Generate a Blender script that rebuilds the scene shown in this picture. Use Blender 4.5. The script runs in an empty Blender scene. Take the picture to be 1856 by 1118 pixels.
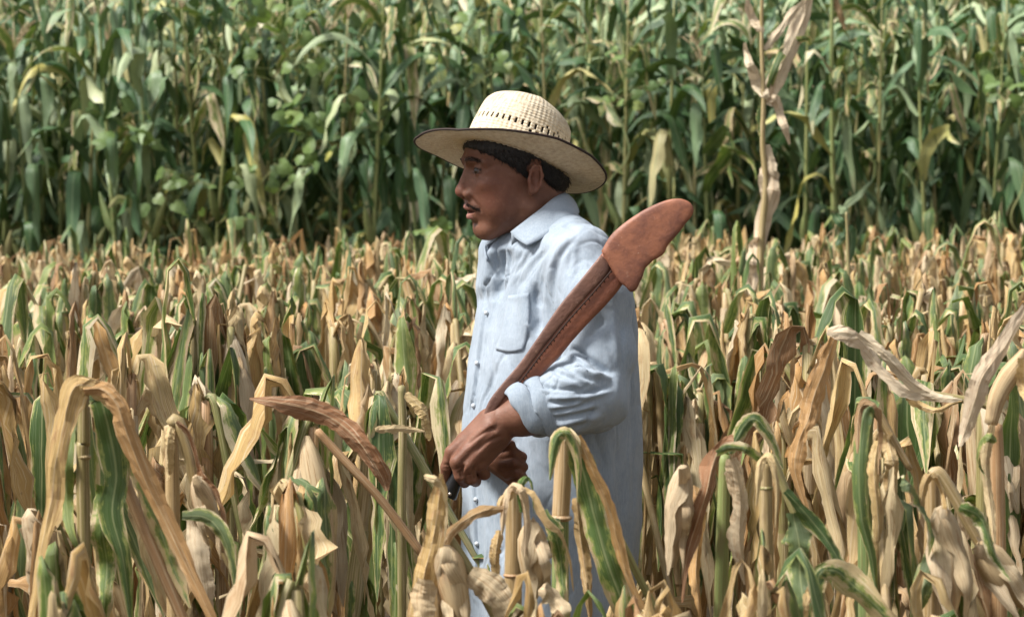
import bpy, math, random
import numpy as np
from mathutils import Vector, Matrix
random.seed(7); rng = np.random.default_rng(11)
SC = bpy.context.scene; COL = SC.collection
# ---------------------------------------------------------------- camera
W, H, LENS = 1856.0, 1118.0, 100.0
FP = W * LENS / 36.0
CAMZ, PITCH = 1.5, math.atan((559.0 - 319.0) / FP)
cd = bpy.data.cameras.new('camera'); cam = bpy.data.objects.new('camera', cd); COL.objects.link(cam)
cam.location = (0, 0, CAMZ); cam.rotation_euler = (math.pi / 2 - PITCH, 0, 0)
cd.lens = LENS; cd.sensor_width = 36.0; cd.clip_start = 0.1; cd.clip_end = 2000
Y0 = FP / 1000.0                      # the man's plane: one photo pixel is about one millimetre there
cd.dof.use_dof = True; cd.dof.focus_distance = Y0 - 0.15; cd.dof.aperture_fstop = 11.0
SC.camera = cam
CP, SP = math.cos(PITCH), math.sin(PITCH)
def P(px, py, y):
    xc = (px - W / 2) / FP; yc = -(py - H / 2) / FP
    dx, dy, dz = xc, CP + yc * SP, -SP + yc * CP
    t = y / dy
    return np.array((t * dx, y, CAMZ + t * dz))
def M(px, py, d=0.0):                 # point near the man; d in millimetres away from the camera
    return P(px, py, Y0 + d / 1000.0)
def proj(v):
    v = np.asarray(v); z = v[:, 2] - CAMZ; y = v[:, 1]
    dep = y * CP - z * SP; up = y * SP + z * CP
    return W / 2 + FP * v[:, 0] / dep, H / 2 - FP * up / dep
# ---------------------------------------------------------------- daylight
SUN_EL, SUN_AZ = 54.0, -112.0         # azimuth from +Y towards +X
w = bpy.data.worlds.new('World'); SC.world = w; w.use_nodes = True
nt = w.node_tree; nt.nodes.clear()
sky = nt.nodes.new('ShaderNodeTexSky'); sky.sky_type = 'NISHITA'; sky.sun_disc = False
sky.sun_elevation = math.radians(SUN_EL); sky.sun_rotation = math.radians(SUN_AZ)
sky.air_density = 1.0; sky.dust_density = 3.0; sky.ozone_density = 1.0
hs = nt.nodes.new('ShaderNodeHueSaturation'); hs.inputs['Saturation'].default_value = 0.30
bg = nt.nodes.new('ShaderNodeBackground'); bg.inputs[1].default_value = 0.075
out = nt.nodes.new('ShaderNodeOutputWorld')
nt.links.new(sky.outputs[0], hs.inputs['Color']); nt.links.new(hs.outputs[0], bg.inputs[0]); nt.links.new(bg.outputs[0], out.inputs[0])
sl = bpy.data.lights.new('sun', 'SUN'); sun = bpy.data.objects.new('sun', sl); COL.objects.link(sun)
sl.energy = 3.1; sl.angle = math.radians(13); sl.color = (1.0, 0.97, 0.92)
az, el = math.radians(SUN_AZ), math.radians(SUN_EL)
sd = Vector((math.sin(az) * math.cos(el), math.cos(az) * math.cos(el), math.sin(el)))
sun.rotation_euler = sd.to_track_quat('Z', 'Y').to_euler()
vs = SC.view_settings
SC.display_settings.display_device = 'sRGB'; vs.view_transform = 'Standard'; vs.look = 'None'
vs.exposure = 1.2; vs.gamma = 1.0; vs.use_curve_mapping = False
SC.cycles.max_bounces = 8; SC.cycles.transparent_max_bounces = 4
# ---------------------------------------------------------------- helpers
def tag(o, label=None, cat=None, group=None, kind=None):
    if label: o['label'] = label
    if cat: o['category'] = cat
    if group: o['group'] = group
    if kind: o['kind'] = kind
    return o
def empty(name, loc=(0, 0, 0), rz=0.0):
    o = bpy.data.objects.new(name, None); o.location = loc; o.rotation_euler = (0, 0, rz); COL.objects.link(o); return o
def mesh(name, v, f, mats=(), uv=None, midx=None, smooth=True, cols=None):
    me = bpy.data.meshes.new(name)
    v = np.asarray(v, dtype=np.float32)
    if isinstance(f, np.ndarray) and f.ndim == 2:
        n, k = f.shape
        me.vertices.add(len(v)); me.vertices.foreach_set('co', v.ravel())
        me.loops.add(n * k); me.loops.foreach_set('vertex_index', f.astype(np.int32).ravel())
        me.polygons.add(n); me.polygons.foreach_set('loop_start', np.arange(0, n * k, k, dtype=np.int32))
        me.update(calc_edges=True)
    else:
        me.from_pydata(v.tolist(), [], [list(map(int, q)) for q in f]); me.update()
    for m in (mats if isinstance(mats, (list, tuple)) else [mats]): me.materials.append(m)
    if uv is not None:
        uv = np.asarray(uv, dtype=np.float32)
        l = me.uv_layers.new(name='UVMap')
        vi = np.empty(len(me.loops), dtype=np.int32); me.loops.foreach_get('vertex_index', vi)
        l.data.foreach_set('uv', uv[vi].ravel())
    if midx is not None: me.polygons.foreach_set('material_index', np.asarray(midx, dtype=np.int32))
    if smooth: me.polygons.foreach_set('use_smooth', np.ones(len(me.polygons), dtype=bool))
    if cols is not None:
        for cn, ca in cols.items():
            a = me.attributes.new(cn, 'FLOAT', 'POINT'); a.data.foreach_set('value', np.asarray(ca, dtype=np.float32))
    return me
def obj(name, me, parent=None):
    o = bpy.data.objects.new(name, me); COL.objects.link(o)
    if parent is not None: o.parent = parent
    return o
# ---------------------------------------------------------------- materials
class NT:
    def __init__(s, name):
        s.m = bpy.data.materials.new(name); s.m.use_nodes = True; s.t = s.m.node_tree; s.t.nodes.clear()
        s.o = s.n('ShaderNodeOutputMaterial')
    def n(s, t, **k):
        x = s.t.nodes.new(t)
        for a, b in k.items(): setattr(x, a, b)
        return x
    def l(s, a, b): s.t.links.new(a, b)
    def val(s, inp, v):
        if hasattr(v, 'is_linked') or hasattr(v, 'links'): s.l(v, inp)
        else: inp.default_value = v
    def math(s, op, a, b=0.0, c=None, clamp=False):
        x = s.n('ShaderNodeMath', operation=op); x.use_clamp = clamp
        s.val(x.inputs[0], a); s.val(x.inputs[1], b)
        if c is not None: s.val(x.inputs[2], c)
        return x.outputs[0]
    def mix(s, f, a, b):
        x = s.n('ShaderNodeMix', data_type='RGBA')
        s.val(x.inputs[0], f); s.val(x.inputs[6], a); s.val(x.inputs[7], b)
        return x.outputs[2]
    def noise(s, vec, scale, detail=3, rough=.55):
        x = s.n('ShaderNodeTexNoise'); x.inputs['Scale'].default_value = scale; x.inputs['Detail'].default_value = detail
        x.inputs['Roughness'].default_value = rough
        if vec is not None: s.l(vec, x.inputs['Vector'])
        return x.outputs['Fac']
    def ramp(s, fac, stops, interp='LINEAR'):
        x = s.n('ShaderNodeValToRGB'); s.val(x.inputs[0], fac); r = x.color_ramp; r.interpolation = interp
        while len(r.elements) < len(stops): r.elements.new(0.5)
        for e, (p, c) in zip(r.elements, stops):
            e.position = p; e.color = (*c, 1) if len(c) == 3 else c
        return x.outputs[0]
    def smooth(s, v, a, b):
        x = s.n('ShaderNodeMapRange', interpolation_type='SMOOTHSTEP'); s.val(x.inputs[0], v)
        x.inputs[1].default_value = a; x.inputs[2].default_value = b; return x.outputs[0]
    def comb(s, x, y, z):
        c = s.n('ShaderNodeCombineXYZ'); s.val(c.inputs[0], x); s.val(c.inputs[1], y); s.val(c.inputs[2], z); return c.outputs[0]
    def bump(s, h, st, dist=.002):
        b = s.n('ShaderNodeBump'); b.inputs['Strength'].default_value = st; b.inputs['Distance'].default_value = dist; s.l(h, b.inputs['Height']); return b.outputs[0]
    def bsdf(s, col, rough=.6, spec=.5, normal=None, transl=0.0, tcol=None, **kw):
        p = s.n('ShaderNodeBsdfPrincipled'); s.val(p.inputs['Base Color'], col); s.val(p.inputs['Roughness'], rough)
        p.inputs['Specular IOR Level'].default_value = spec
        if normal is not None: s.l(normal, p.inputs['Normal'])
        for k, v in kw.items(): s.val(p.inputs[k.replace('_', ' ')], v)
        o = p.outputs[0]
        if transl:
            t = s.n('ShaderNodeBsdfTranslucent'); s.val(t.inputs[0], tcol if tcol is not None else col)
            if normal is not None: s.l(normal, t.inputs['Normal'])
            mx = s.n('ShaderNodeMixShader'); mx.inputs[0].default_value = transl
            s.l(o, mx.inputs[1]); s.l(t.outputs[0], mx.inputs[2]); o = mx.outputs[0]
        s.l(o, s.o.inputs[0]); return s.m
def rand_leaf(t):
    """a random number per object and per loose piece"""
    oi = t.n('ShaderNodeObjectInfo').outputs['Random']; ge = t.n('ShaderNodeNewGeometry').outputs['Random Per Island']
    return t.math('FRACT', t.math('ADD', oi, ge))
def leaf_material(name, kind, tone=None):
    t = NT(name); r = rand_leaf(t)
    uvn = t.n('ShaderNodeUVMap'); sp = t.n('ShaderNodeSeparateXYZ'); t.l(uvn.outputs[0], sp.inputs[0])
    u, v = sp.outputs[0], sp.outputs[1]                      # u -1..1 across, v 0..1 along
    au = t.math('ABSOLUTE', u)
    off = t.math('MULTIPLY', r, 37.0)
    streak = t.noise(t.comb(t.math('ADD', t.math('MULTIPLY', u, 7.0), off), t.math('MULTIPLY', v, 1.6), off), 2.2, 4, .65)
    fine = t.noise(t.comb(t.math('ADD', t.math('MULTIPLY', u, 26.0), off), t.math('MULTIPLY', v, 2.5), off), 1.5, 2)
    blot = t.noise(t.comb(t.math('ADD', u, off), t.math('MULTIPLY', v, 7.0), off), 1.6, 5, .65)
    spots = t.smooth(t.noise(t.comb(t.math('ADD', t.math('MULTIPLY', u, 3.0), off), t.math('MULTIPLY', v, 22.0), off), 1.7, 3, .6), .66, .74)
    r2 = t.math('FRACT', t.math('MULTIPLY', r, 17.3))
    dry = t.ramp(r, [(0, (.58, .43, .20)), (.2, (.68, .55, .33)), (.36, (.48, .31, .11)), (.52, (.64, .46, .21)), (.66, (.50, .26, .08)), (.76, (.70, .60, .42)), (.86, (.42, .23, .08)), (.94, (.28, .16, .08)), (1, (.56, .38, .15))])
    if tone: dry = t.ramp(r, [(0, tone[0]), (1, tone[1])])
    dry = t.mix(t.math('MULTIPLY', t.smooth(blot, .5, .72), .3 if tone else .75), dry, (.40, .215, .10, 1))
    dry = t.mix(t.math('MULTIPLY', t.smooth(streak, .52, .68), .6), dry, (.76, .67, .48, 1))
    dry = t.mix(t.math('MULTIPLY', t.smooth(streak, .46, .34), .65), dry, (.30, .165, .075, 1))
    dry = t.mix(t.math('MULTIPLY', t.smooth(fine, .60, .72), .35), dry, (.24, .14, .07, 1))
    dry = t.mix(t.math('MULTIPLY', spots, .45), dry, (.15, .09, .055, 1))
    green = t.ramp(r2, [(0, (.040, .085, .018)), (.3, (.075, .135, .030)), (.5, (.13, .17, .075)), (.75, (.055, .12, .012)), (1, (.17, .21, .05))])
    green = t.mix(t.math('MULTIPLY', t.smooth(streak, .45, .7), .55), green, (.24, .28, .15, 1))
    mid = t.smooth(au, .09, .03)
    if kind == 'dry':
        col = dry
        col = t.mix(t.math('MULTIPLY', mid, .5), col, (.66, .52, .33, 1))
        tr = .22
    elif kind == 'mixed':
        au2 = t.math('ADD', au, t.math('MULTIPLY', t.math('SUBTRACT', t.math('FRACT', t.math('MULTIPLY', r, 91.7)), .62), .75)); edge = t.math('ADD', au2, t.math('MULTIPLY', t.math('SUBTRACT', blot, .5), 2.4))
        edge = t.math('ADD', edge, t.math('MULTIPLY', t.math('SUBTRACT', v, .4), .5))
        edge = t.math('ADD', edge, t.math('MULTIPLY', t.math('SUBTRACT', streak, .5), 1.2)); k = t.smooth(edge, .62, .86)
        col = t.mix(k, green, t.mix(.3, dry, (.62, .58, .38, 1)))
        yel = t.math('MULTIPLY', t.smooth(edge, .35, .6), t.math('SUBTRACT', 1.0, k))
        col = t.mix(t.math('MULTIPLY', yel, .6), col, (.38, .40, .10, 1))
        col = t.mix(t.math('MULTIPLY', mid, .5), col, (.40, .42, .20, 1))
        tr = .20
    else:                                                     # fresh green of the tall maize
        g = t.ramp(r, [(0, (.024, .064, .018)), (.25, (.042, .105, .032)), (.45, (.080, .150, .065)), (.60, (.028, .080, .012)), (.75, (.15, .23, .11)), (.87, (.32, .40, .22)), (.95, (.42, .46, .25)), (.975, (.46, .40, .10)), (1, (.52, .46, .30))])
        g = t.mix(t.math('MULTIPLY', t.smooth(streak, .4, .75), .3), g, (.14, .21, .10, 1))
        tip = t.smooth(t.math('ADD', v, t.math('MULTIPLY', t.math('SUBTRACT', blot, .5), .8)), .80, 1.0)
        g = t.mix(t.math('MULTIPLY', tip, t.smooth(r2, .35, .7)), g, (.42, .37, .20, 1))
        col = t.mix(t.math('MULTIPLY', mid, .55), g, (.28, .34, .18, 1))
        tr = .09
    nb = t.bump(t.math('ADD', fine, t.math('MULTIPLY', streak, .8)), .55, .0025)
    if kind == 'dry': return t.bsdf(col, .62, .35, nb, tr)
    tc = t.mix(.5, col, (.20, .30, .03, 1))
    return t.bsdf(col, .42 if kind == 'fresh' else .5, .5, nb, tr, tc)
M_DRY = leaf_material('dry_leaf', 'dry'); M_RUSSET = leaf_material('russet_dry_leaf', 'dry', ((.34, .165, .075), (.26, .12, .055))); M_ORANGE = leaf_material('orange_dry_leaf', 'dry', ((.54, .28, .09), (.50, .30, .13))); M_PALE = leaf_material('pale_dry_leaf', 'dry', ((.70, .59, .42), (.64, .50, .35)))
M_MIX = leaf_material('half_green_leaf', 'mixed'); M_FRESH = leaf_material('fresh_leaf', 'fresh')
def stalk_material(name, cols, nodecol):
    t = NT(name); r = rand_leaf(t); uvn = t.n('ShaderNodeUVMap'); sp = t.n('ShaderNodeSeparateXYZ'); t.l(uvn.outputs[0], sp.inputs[0])
    u, v = sp.outputs[0], sp.outputs[1]; off = t.math('MULTIPLY', r, 31.0)
    c = t.ramp(r, cols)
    s = t.noise(t.comb(t.math('ADD', t.math('MULTIPLY', u, 9.0), off), t.math('MULTIPLY', v, 1.0), off), 2.0, 4, .6)
    c = t.mix(t.math('MULTIPLY', t.smooth(s, .5, .62), .7), c, nodecol); c = t.mix(t.math('MULTIPLY', t.smooth(s, .46, .36), .6), c, (.17, .11, .04, 1))
    b = t.noise(t.comb(u, t.math('MULTIPLY', v, 5.0), off), 1.5, 3)
    c = t.mix(t.math('MULTIPLY', t.smooth(b, .55, .75), .4), c, (.20, .13, .07, 1))
    return t.bsdf(c, .5, .4, t.bump(s, .5, .002))
M_STALK = stalk_material('weathered_stalk', [(0, (.36, .25, .12)), (.3, (.22, .21, .07)), (.5, (.42, .28, .14)), (.7, (.16, .18, .06)), (.85, (.40, .23, .11)), (1, (.30, .19, .10))], (.52, .40, .25, 1))
M_GSTALK = stalk_material('green_stalk', [(0, (.14, .20, .07)), (.4, (.20, .24, .08)), (.75, (.26, .26, .09)), (1, (.30, .25, .12))], (.32, .33, .14, 1))
def husk_material():
    t = NT('corn_husk'); r = rand_leaf(t); uvn = t.n('ShaderNodeUVMap'); sp = t.n('ShaderNodeSeparateXYZ'); t.l(uvn.outputs[0], sp.inputs[0])
    u, v = sp.outputs[0], sp.outputs[1]; off = t.math('MULTIPLY', r, 23.0)
    c = t.ramp(r, [(0, (.62, .50, .32)), (.4, (.58, .43, .24)), (.7, (.66, .56, .40)), (1, (.50, .36, .20))])
    s = t.noise(t.comb(t.math('ADD', t.math('MULTIPLY', u, 12.0), off), t.math('MULTIPLY', v, 1.2), off), 2.0, 4, .65)
    c = t.mix(t.math('MULTIPLY', t.smooth(s, .5, .62), .75), c, (.36, .20, .09, 1))
    b = t.noise(t.comb(u, t.math('MULTIPLY', v, 3.0), off), 1.5, 4)
    c = t.mix(t.math('MULTIPLY', t.smooth(b, .58, .75), .5), c, (.22, .14, .09, 1))
    return t.bsdf(c, .6, .35, t.bump(s, .7, .003), .12)
M_HUSK = husk_material()
def soil_material():
    t = NT('soil'); g = t.n('ShaderNodeNewGeometry').outputs['Position']
    a = t.noise(g, 3.0, 8, .7); b = t.noise(g, 30.0, 6, .7)
    c = t.ramp(a, [(0.3, (.055, .038, .025)), (.6, (.10, .075, .05)), (.8, (.16, .13, .08))])
    c = t.mix(t.smooth(b, .55, .7), c, (.22, .17, .10, 1))
    return t.bsdf(c, .95, .2, t.bump(b, .8, .02))
M_SOIL = soil_material()
# ---------------------------------------------------------------- ground: flat field, then a gentle rise under the tall maize
def ground_z(x, y):
    y = np.asarray(y, dtype=float); x = np.asarray(x, dtype=float)
    d = np.clip(y - 17.0, 0, None)
    return 0.16 * d * d / (d + 3.0) * np.where(d < 60, 1, 60 / np.maximum(d, 1)) ** .6
def build_ground():
    xs = np.concatenate([np.linspace(-900, -30, 12)[:-1], np.linspace(-30, -8, 12)[:-1], np.linspace(-8, 8, 81), np.linspace(8, 30, 12)[1:], np.linspace(30, 900, 12)[1:]])
    ys = np.concatenate([np.linspace(-900, -10, 12)[:-1], np.linspace(-10, 30, 201), np.linspace(30, 110, 30)[1:], np.linspace(110, 1500, 12)[1:]])
    X, Y = np.meshgrid(xs, ys, indexing='ij'); Z = ground_z(X, Y)
    near = (np.abs(X) < 8) & (Y > -10) & (Y < 30)
    Z = Z + near * (0.03 * np.cos((Y - 3.45) / .8 * 2 * np.pi) + rng.normal(0, .006, X.shape)) - 0.03
    v = np.stack([X, Y, Z], -1).reshape(-1, 3); ny = len(ys)
    i, j = np.meshgrid(np.arange(len(xs) - 1), np.arange(ny - 1), indexing='ij'); a = (i * ny + j).ravel()
    f = np.stack([a, a + ny, a + ny + 1, a + 1], 1)
    tag(obj('ground', mesh('ground', v, f, M_SOIL)), kind='structure')
build_ground()
# ---------------------------------------------------------------- ribbons, tubes
def norm(a): return a / np.maximum(np.linalg.norm(a, axis=-1, keepdims=True), 1e-9)
def catmull(pts, n):
    p = np.asarray(pts, dtype=float); p = np.vstack([2 * p[0] - p[1], p, 2 * p[-1] - p[-2]])
    t = np.linspace(0, len(p) - 3 - 1e-6, n); i = t.astype(int); u = (t - i)[:, None]
    a, b, c, d = p[i], p[i + 1], p[i + 2], p[i + 3]
    return .5 * (2 * b + (c - a) * u + (2 * a - 5 * b + 4 * c - d) * u * u + (3 * b - a - 3 * c + d) * u ** 3)
def wob(t, R, k=3, f=2.0):
    s = 0
    for _ in range(k): s = s + R.normal() * np.sin(t * f * R.uniform(.6, 2.6) * 6.28 + R.uniform(0, 6.28))
    return s / math.sqrt(k)
def ribbon(path, side0, width, fold, R, twist=0.0, crumple=0.0, wave=0.0, nu=4, curl=0.0, rag=0.0):
    """a leaf blade: path (n,3), side0 a side vector, width (n,) half widths, fold angle of the V (n,)"""
    n = len(path); T = norm(np.gradient(path, axis=0)); S = np.zeros((n, 3)); s = np.asarray(side0, float)
    for i in range(n):
        s = s - T[i] * s.dot(T[i]); s = s / max(np.linalg.norm(s), 1e-6); S[i] = s
    N = np.cross(S, T); tw = np.asarray(twist) * np.ones(n)
    c, q = np.cos(tw)[:, None], np.sin(tw)[:, None]; S, N = S * c + N * q, N * c - S * q
    us = np.linspace(-1, 1, nu + 1); t = np.linspace(0, 1, n); V = []; UV = []
    fold = np.asarray(fold) * np.ones(n); wl, wr = wob(t, R, 3, 1.5), wob(t, R, 3, 1.5)
    for k, u in enumerate(us):
        w_ = width * (1 - (rag * R.random(n) ** 2.2 if abs(u) > .9 else 0)) * (1 + .16 * (wl if u < 0 else wr) * (abs(u) > .9) * (crumple > 0))
        a = abs(u); ww = wave * (wl if u < 0 else wr) * a * np.minimum(1, width / .03)
        cr = crumple * (wob(t, R, 3, 3.0) + (.75 * R.normal(0, 1, n) if rag else 0)) * np.minimum(1, width / .02)
        p = path + S * (u * w_ * np.cos(fold))[:, None] + N * (a * w_ * np.sin(fold) + ww + cr - curl * a * a * w_)[:, None]
        V.append(p); UV.append(np.stack([np.full(n, u), t], 1))
    V = np.stack(V, 1).reshape(-1, 3); UV = np.stack(UV, 1).reshape(-1, 2); m = nu + 1
    i, j = np.meshgrid(np.arange(n - 1), np.arange(nu), indexing='ij'); a = (i * m + j).ravel()
    return V, np.stack([a, a + 1, a + m + 1, a + m], 1), UV
def tube(path, r, ns=8, ridges=0.0, cap=True):
    path = np.asarray(path, float); n = len(path); T = norm(np.gradient(path, axis=0)); r = np.asarray(r) * np.ones(n)
    s = np.array((1, 0, 0.)) if abs(T[0][0]) < .8 else np.array((0, 1, 0.)); V = []; UV = []
    L = np.concatenate([[0], np.cumsum(np.linalg.norm(np.diff(path, axis=0), axis=1))])
    for i in range(n):
        s = s - T[i] * s.dot(T[i]); s /= np.linalg.norm(s); b = np.cross(T[i], s)
        for k in range(ns):
            a = 2 * math.pi * k / ns; rr = r[i] * (1 + ridges * ((k % 2) * 2 - 1))
            V.append(path[i] + rr * (math.cos(a) * s + math.sin(a) * b)); UV.append((abs(k / ns * 2 - 1), L[i] * 4))
    i, j = np.meshgrid(np.arange(n - 1), np.arange(ns), indexing='ij'); a = (i * ns + j).ravel(); b = (i * ns + (j + 1) % ns).ravel()
    F = np.stack([a, b, b + ns, a + ns], 1)
    if cap:                                                  # rounded-off end
        V += [path[-1] + T[-1] * r[-1] * .6, path[0] - T[0] * r[0] * .4]; UV += [(0, L[-1] * 4), (0, 0)]
        k = np.arange(ns); e = (n - 1) * ns
        F = np.vstack([F, np.stack([e + k, e + (k + 1) % ns, np.full(ns, len(V) - 2), np.full(ns, len(V) - 2)], 1), np.stack([(k + 1) % ns, k, np.full(ns, len(V) - 1), np.full(ns, len(V) - 1)], 1)])
    return np.array(V), F, np.array(UV)
def tri_fix(F):                                              # quads with a doubled corner become triangles
    return [tuple(q[:3]) if q[2] == q[3] else tuple(q) for q in F.tolist()]
def join_geo(gs):
    V = []; F = []; U = []; o = 0
    for v, f, u in gs: V.append(v); F.append(f + o); U.append(u); o += len(v)
    return np.vstack(V), np.vstack(F), np.vstack(U)
class Part:
    __slots__ = ('name', 'v', 'f', 'uv', 'mat', 'me', 'flat')
    def __init__(s, name, geo, mat): s.name = name; s.v, s.f, s.uv = geo; s.mat = mat; s.me = None; s.flat = mat is M_DRY and name == 'leaf' or name == 'husk_leaf'
    def lod(s):                                              # coarser grid for the joined far plants
        if s.name not in ('leaf', 'husk_leaf') or len(s.v) % 5: return s.v, s.f, s.uv
        n = len(s.v) // 5; r = list(range(0, n, 2)) + ([n - 1] if n % 2 == 0 else []); idx = (np.array(r)[:, None] * 5 + np.array([0, 2, 4])).ravel()
        i, k = np.meshgrid(np.arange(len(r) - 1), np.arange(2), indexing='ij'); a = (i * 3 + k).ravel()
        return s.v[idx], np.stack([a, a + 1, a + 4, a + 3], 1), s.uv[idx]
    def mesh(s):
        if s.me is None:
            F = s.f if (s.f[:, 2] != s.f[:, 3]).all() else tri_fix(s.f)
            s.me = mesh(s.name, s.v, F, s.mat, s.uv, smooth=not s.flat)
        return s.me
def leaf_path(p0, az, L, th0, th1, sb, sw, R, n=14, jit=.03, spread=0.0, th2=None):
    t = np.linspace(0, 1, n); k = np.clip((t - sb) / sw + .5, 0, 1); k = k * k * (3 - 2 * k)
    th = th0 + (th1 - th0) * k + (0 if th2 is None else th2 * np.clip(t - .7, 0, 1) * 3)
    a = az + spread * t + jit * 6 * wob(t, R, 2, .8); ds = L / (n - 1)
    d = np.stack([np.cos(th) * np.cos(a), np.cos(th) * np.sin(a), np.sin(th)], 1) * ds
    return p0 + np.concatenate([[np.zeros(3)], np.cumsum(d[:-1], axis=0)]) 
def wprof(n, w, base=.5, mx=.35, tip=.04):
    t = np.linspace(0, 1, n)
    return w * np.interp(t, [0, mx * .5, mx, .7, .9, 1], [base, .85, 1, .8, .42, tip])
def ear_geo(p0, d, L, r, R, ns=12):
    d = norm(np.asarray(d, float)); n = 11; t = np.linspace(0, 1, n)
    prof = np.interp(t, [0, .06, .2, .4, .65, .85, 1], [.35, .62, .92, 1, .82, .45, .10]) * r
    bend = norm(np.array([R.normal(), R.normal(), 0.])) * .012
    path = p0 + d * (t * L)[:, None] + bend * (t ** 2)[:, None]
    V, F, UV = tube(path, prof, ns)
    ph = R.uniform(0, 6.28, 3); ang = np.tile(np.arange(ns) / ns * 6.283, n)
    k = 1 + .09 * np.sin(3 * ang + ph[0]) + .07 * np.sin(5 * ang + ph[1] + np.repeat(t, ns) * 2)
    c = np.repeat(path, ns, 0); V[:n * ns] = c + (V[:n * ns] - c) * k[:, None]
    return V, F, UV
# ---------------------------------------------------------------- one folded maize plant (several builds)
def folded_proto(seed, green=.3, stiff=True):
    R = np.random.default_rng(seed); parts = []; h = 1.16 + R.uniform(-.05, .05); lean = R.normal(0, .025, 2)
    zs = np.linspace(0, h, 12); path = np.stack([lean[0] * zs, lean[1] * zs, zs], 1)
    r = np.interp(zs, [0, h], [.0135, .0105]) * R.uniform(.9, 1.2); r = r * (1 + .14 * (np.arange(12) % 4 == 2))
    parts.append(Part('stalk', tube(path, r, 8), M_STALK)); top = path[-1]
    az = R.uniform(0, 6.283); drop = R.uniform(math.radians(58), math.radians(84)); Lb = R.uniform(.55, .85)
    # bent upper stalk: a tight inverted V, then down
    k = np.array([0, .02, .05, Lb * .4, Lb * .7, Lb]); out = np.array([math.cos(az), math.sin(az), 0])
    dn = out * math.cos(drop) + np.array([0, 0, -math.sin(drop)])
    bp = np.array([top + (0, 0, -.004), top + out * .006 + (0, 0, .007), top + out * .019 - (0, 0, .012)] + [top + out * .019 - (0, 0, .012) + dn * s for s in (Lb * .3, Lb * .65, Lb)])
    bp = catmull(bp, 14); parts.append(Part('bent_stalk', tube(bp, np.linspace(.0100, .0045, 14) * np.where(np.arange(14) < 3, .66, 1) * np.where(np.arange(14) == 7, 1.2, 1), 7), M_STALK))
    nl = R.integers(12, 17)
    def mat(): return M_MIX if R.random() < green else M_DRY
    # dry sheaths clasping the stalk under the kink, running over as a blade
    def hang(p0, a, Lmin=.3, Lmax=.55, m=None, up=None):
        L = R.uniform(Lmin, Lmax); m = m or mat(); n = 18; dryl = m is M_DRY
        th0 = R.uniform(.9, 1.5) if up is None else up; sb = R.uniform(.06, .22)
        pth = leaf_path(p0, a, L, th0, -R.uniform(1.25, 1.62), sb, R.uniform(.03, .16), R, n, .04)
        wd = (R.uniform(.006, .014) if R.random() < .35 else R.uniform(.014, .029)) * (1 if dryl else 1.05); tt = np.linspace(0, 1, n); pin = np.exp(-((tt - sb) / .075) ** 2)
        fold = (R.uniform(.25, 1.1) if dryl else R.uniform(.1, .5)); fold = fold + (1.35 - fold) * pin * R.uniform(.6, 1)
        tw = np.cumsum(R.normal(0, .13, n)) * (1.9 if dryl else .8) + R.uniform(-1.2, 1.2) * np.linspace(0, 1, n)
        return Part('leaf', ribbon(pth, (-math.sin(a), math.cos(a), 0), wprof(n, wd, .55, .35) * (1 - .35 * pin), fold, R, tw, .0046 if dryl else .0020, .014 if dryl else .009, rag=.5 if dryl else .12), m)
    for i in range(nl):
        z = h * (1 - R.uniform(0, .5) ** 1.5) if i > 2 else h * R.uniform(.95, .995); p0 = np.array([lean[0] * z, lean[1] * z, z]); a = R.uniform(0, 6.283)
        parts.append(hang(p0, a, .28, .62))
    for i in range(R.integers(2, 4)):                        # leaves on the bent part
        q = bp[R.integers(5, 11)]; a = az + R.normal(0, 1.2)
        parts.append(hang(q, a, .25, .5, up=R.uniform(-.6, .4)))
    for i in range((R.integers(0, 3) + (1 if green > .35 else 0)) if stiff else 0):  # stiff green blades, upright then broken over
        z = h * R.uniform(.55, .85); a = R.uniform(0, 6.283); n = 14; L = R.uniform(.45, .7); p0 = np.array([lean[0] * z, lean[1] * z, z])
        pth = leaf_path(p0, a, L, R.uniform(1.15, 1.45), -R.uniform(.9, 1.5), R.uniform(.4, .6), R.uniform(.05, .3), R, n, .03)
        parts.append(Part('leaf', ribbon(pth, (-math.sin(a), math.cos(a), 0), wprof(n, R.uniform(.018, .032), .6, .3) * (1 - .5 * np.exp(-((np.linspace(0, 1, n) - .5) / .1) ** 2)), R.uniform(.25, .7), R, np.cumsum(R.normal(0, .14, n)), .002, .010), M_MIX))
    # clasping sheath on the upper stalk
    z0 = h * R.uniform(.62, .8); zz = np.linspace(z0, z0 + R.uniform(.14, .22), 5); sp = np.stack([lean[0] * zz, lean[1] * zz, zz], 1)
    parts.append(Part('sheath', tube(sp, np.array([.013, .0155, .016, .015, .013]) * R.uniform(.95, 1.25), 8, .05, cap=False), R.choice([M_HUSK, M_STALK, M_HUSK])))
    if R.random() < .8:
        q = bp[R.integers(3, 8)] if R.random() < .6 else np.array([lean[0] * .85 * h, lean[1] * .85 * h, .88 * h]); a = R.uniform(0, 6.283)
        d = np.array([math.cos(a) * .25, math.sin(a) * .25, -1]); L = R.uniform(.19, .27)
        g = [ear_geo(q + d * .01, d, L, R.uniform(.021, .029), R)]
        parts.append(Part('ear', join_geo(g), M_HUSK))
        for e in range(2):
            aa = a + R.uniform(-1.5, 1.5); pth = leaf_path(q + d * .02, aa, L * R.uniform(.8, 1.3), R.uniform(-1.1, -.6), -1.55, .3, .3, R, 10, .03)
            parts.append(Part('husk_leaf', ribbon(pth, (-math.sin(aa), math.cos(aa), 0), wprof(10, .022, .8, .3), .5, R, np.cumsum(R.normal(0, .15, 10)), .003, .006, rag=.4), M_HUSK))
    return parts
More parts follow.
